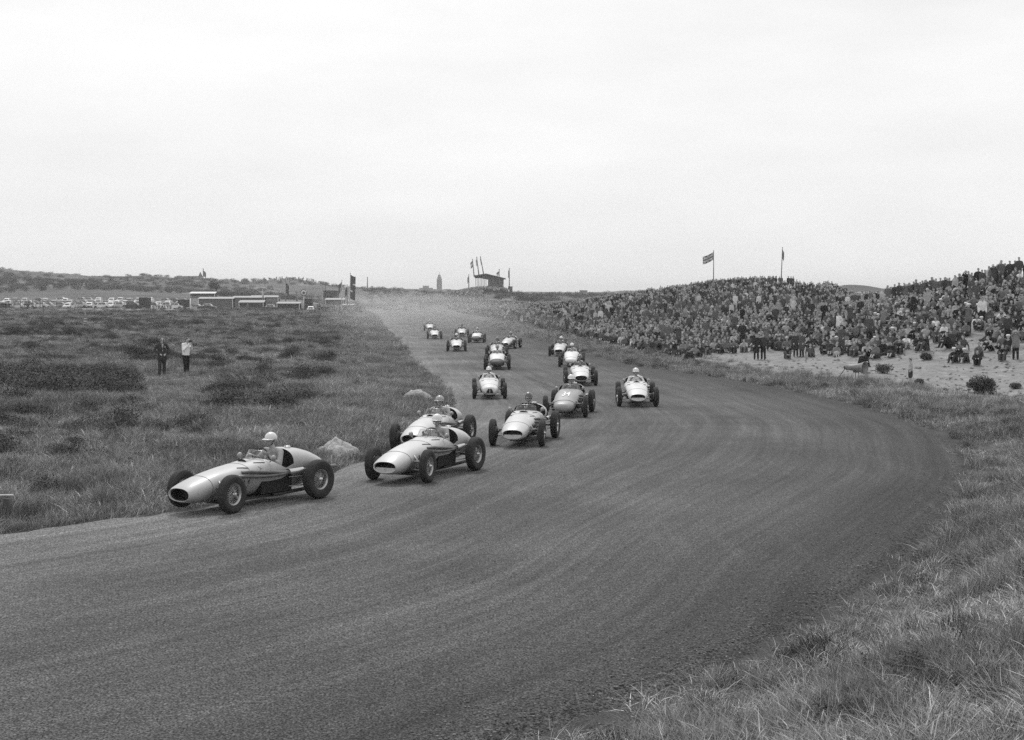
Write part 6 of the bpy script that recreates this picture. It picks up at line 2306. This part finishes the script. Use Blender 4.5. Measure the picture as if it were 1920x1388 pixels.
disc_sign(569.5, 549, 6.2, 582, 330, 'round white sign with a dark five-pointed star above the stalls', True)
disc_sign(610.5, 532, 3.2, 580, 380, 'small round sign on a thin pole left of the pennant')

# people standing about among the stalls and on the left slope
_cnt = {}
for k in range(44):
    px = random.uniform(585, 690) if k < 28 else random.uniform(390, 585)
    tn_ = random.choice(['black', 'charcoal', 'dark grey', 'mid-grey', 'pale grey'])
    p = at(px, 580, random.uniform(320, 350))
    person(random.choice(st_names), p.x, p.y, hgt(p.x, p.y), random.uniform(-2.5, -.5), tn_, 'black', 'hair', 1.0,
           'distant bystander in %s %s' % (tn_, ('beside the flagpoles at the end of the stalls' if px > 630 else 'between the grey car and the flagpoles' if px > 585 else 'in front of the stall with dark hanging front' if px > 510 else 'near the broad grey shed')), group='bystanders by the stalls')
for k, (px, ht) in enumerate([(128, 'leftmost'), (142, 'second'), (148, 'third'), (154, 'fourth'), (161, 'rightmost')]):
    p = at(px, 541, 520)
    person('stand', p.x, 520, hgt(p.x, 520), -1.5, 'charcoal', 'black', 'hair', 1.0, '%s of five figures standing on the far left slope' % ht, group='figures on the far left slope')
for k, (px, w_) in enumerate([(3, 'leftmost'), (7, 'second'), (11, 'third'), (17, 'rightmost')]):
    p = at(px, 572, 316)
    person('stand_coat', p.x, 316, hgt(p.x, 316), -1.5 + k * .3, 'black', 'black', 'hair', 1.0, '%s of the dark figures by the car park at the left edge' % w_, group='figures by the car park edge')
# one tree and scrub on the far slope
g = at(405, 556, 430)
rt = empty('tree', (g.x, 430, hgt(g.x, 430)))
tag(rt, 'single dark round tree behind the sheds', 'tree')
MB().tube([(0, 0, -.4), (.1, 0, 2), (.0, .1, 3.6)], [.3, .22, .1], 8).tube([(.05, 0, 1.8), (1.1, .2, 3.4)], [.12, .05], 6).tube([(.05, 0, 1.9), (-1.0, -.2, 3.5)], [.12, .05], 6).build('trunk', [grey('bark', .08)], rt)
crown = shrub_mesh('crown', 1400, 2.4, 2.6, .38, M_SHRUB, 44, 0)
o = mesh_obj('crown', crown, rt); o.location = (0, 0, 2.2)
n = 2600
px = rng.uniform(-60, 1260, n)
Yd = rng.uniform(440, 800, n)
Xd = (px - CX) / FPX * Yd
kk = fbm(Xd / 45, Yd / 45, 123, 3) > .5
Xd, Yd = Xd[kk], Yd[kk]
scatter('hill_scrub', G_SHRUB, np.stack([Xd, Yd, height(Xd, Yd) - .1], -1), rng.uniform(2, 6, len(Xd)), rng.uniform(0, 6, len(Xd)), rng.integers(0, 2, len(Xd)), 'low scrub on the far left hills', 'scrub')

# ================================================================== AIR
def volume_mat(name, dens, v=.97, aniso=.35):
    m = bpy.data.materials.new(name)
    m.use_nodes = True
    nt = m.node_tree
    nt.nodes.clear()
    o = nt.nodes.new('ShaderNodeOutputMaterial')
    pv = nt.nodes.new('ShaderNodeVolumePrincipled')
    pv.inputs['Color'].default_value = (v, v, v, 1)
    pv.inputs['Density'].default_value = dens
    pv.inputs['Anisotropy'].default_value = aniso
    nt.links.new(pv.outputs[0], o.inputs['Volume'])
    return m
zmin = float(TZ.min()) - 1.0
zmax = 42.0
hz = MB().box((0, 2260, (zmin + zmax) / 2), (9000, 4700, zmax - zmin)).build('haze', [volume_mat('haze', HAZE)])
tag(hz, 'thin pale haze lying over the dunes', 'haze', kind='stuff')
for k, (x, y, z, a, b, c, dn) in enumerate([(-8, 165, .8, 15, 60, 2.6, .0018), (-13, 225, 1.0, 18, 75, 3.2, .0020), (-20, 300, 1.2, 22, 85, 3.8, .0017), (-31, 385, 1.4, 26, 95, 4.4, .0013), (-46, 500, 1.6, 34, 100, 5.0, .0010)]):
    mb = MB().sphere((0, 0, 0), (a, b, c), 28, 18)
    o = mb.build('dust', [volume_mat('dust_%d' % k, dn, .9, .0)])
    o.location = (x, y, z)
    o.rotation_euler = (0, 0, math.radians(6))
    tag(o, ['nearest', 'second', 'middle', 'fourth', 'farthest'][k] + ' part of the dust cloud raised on the straight', 'dust', kind='stuff')
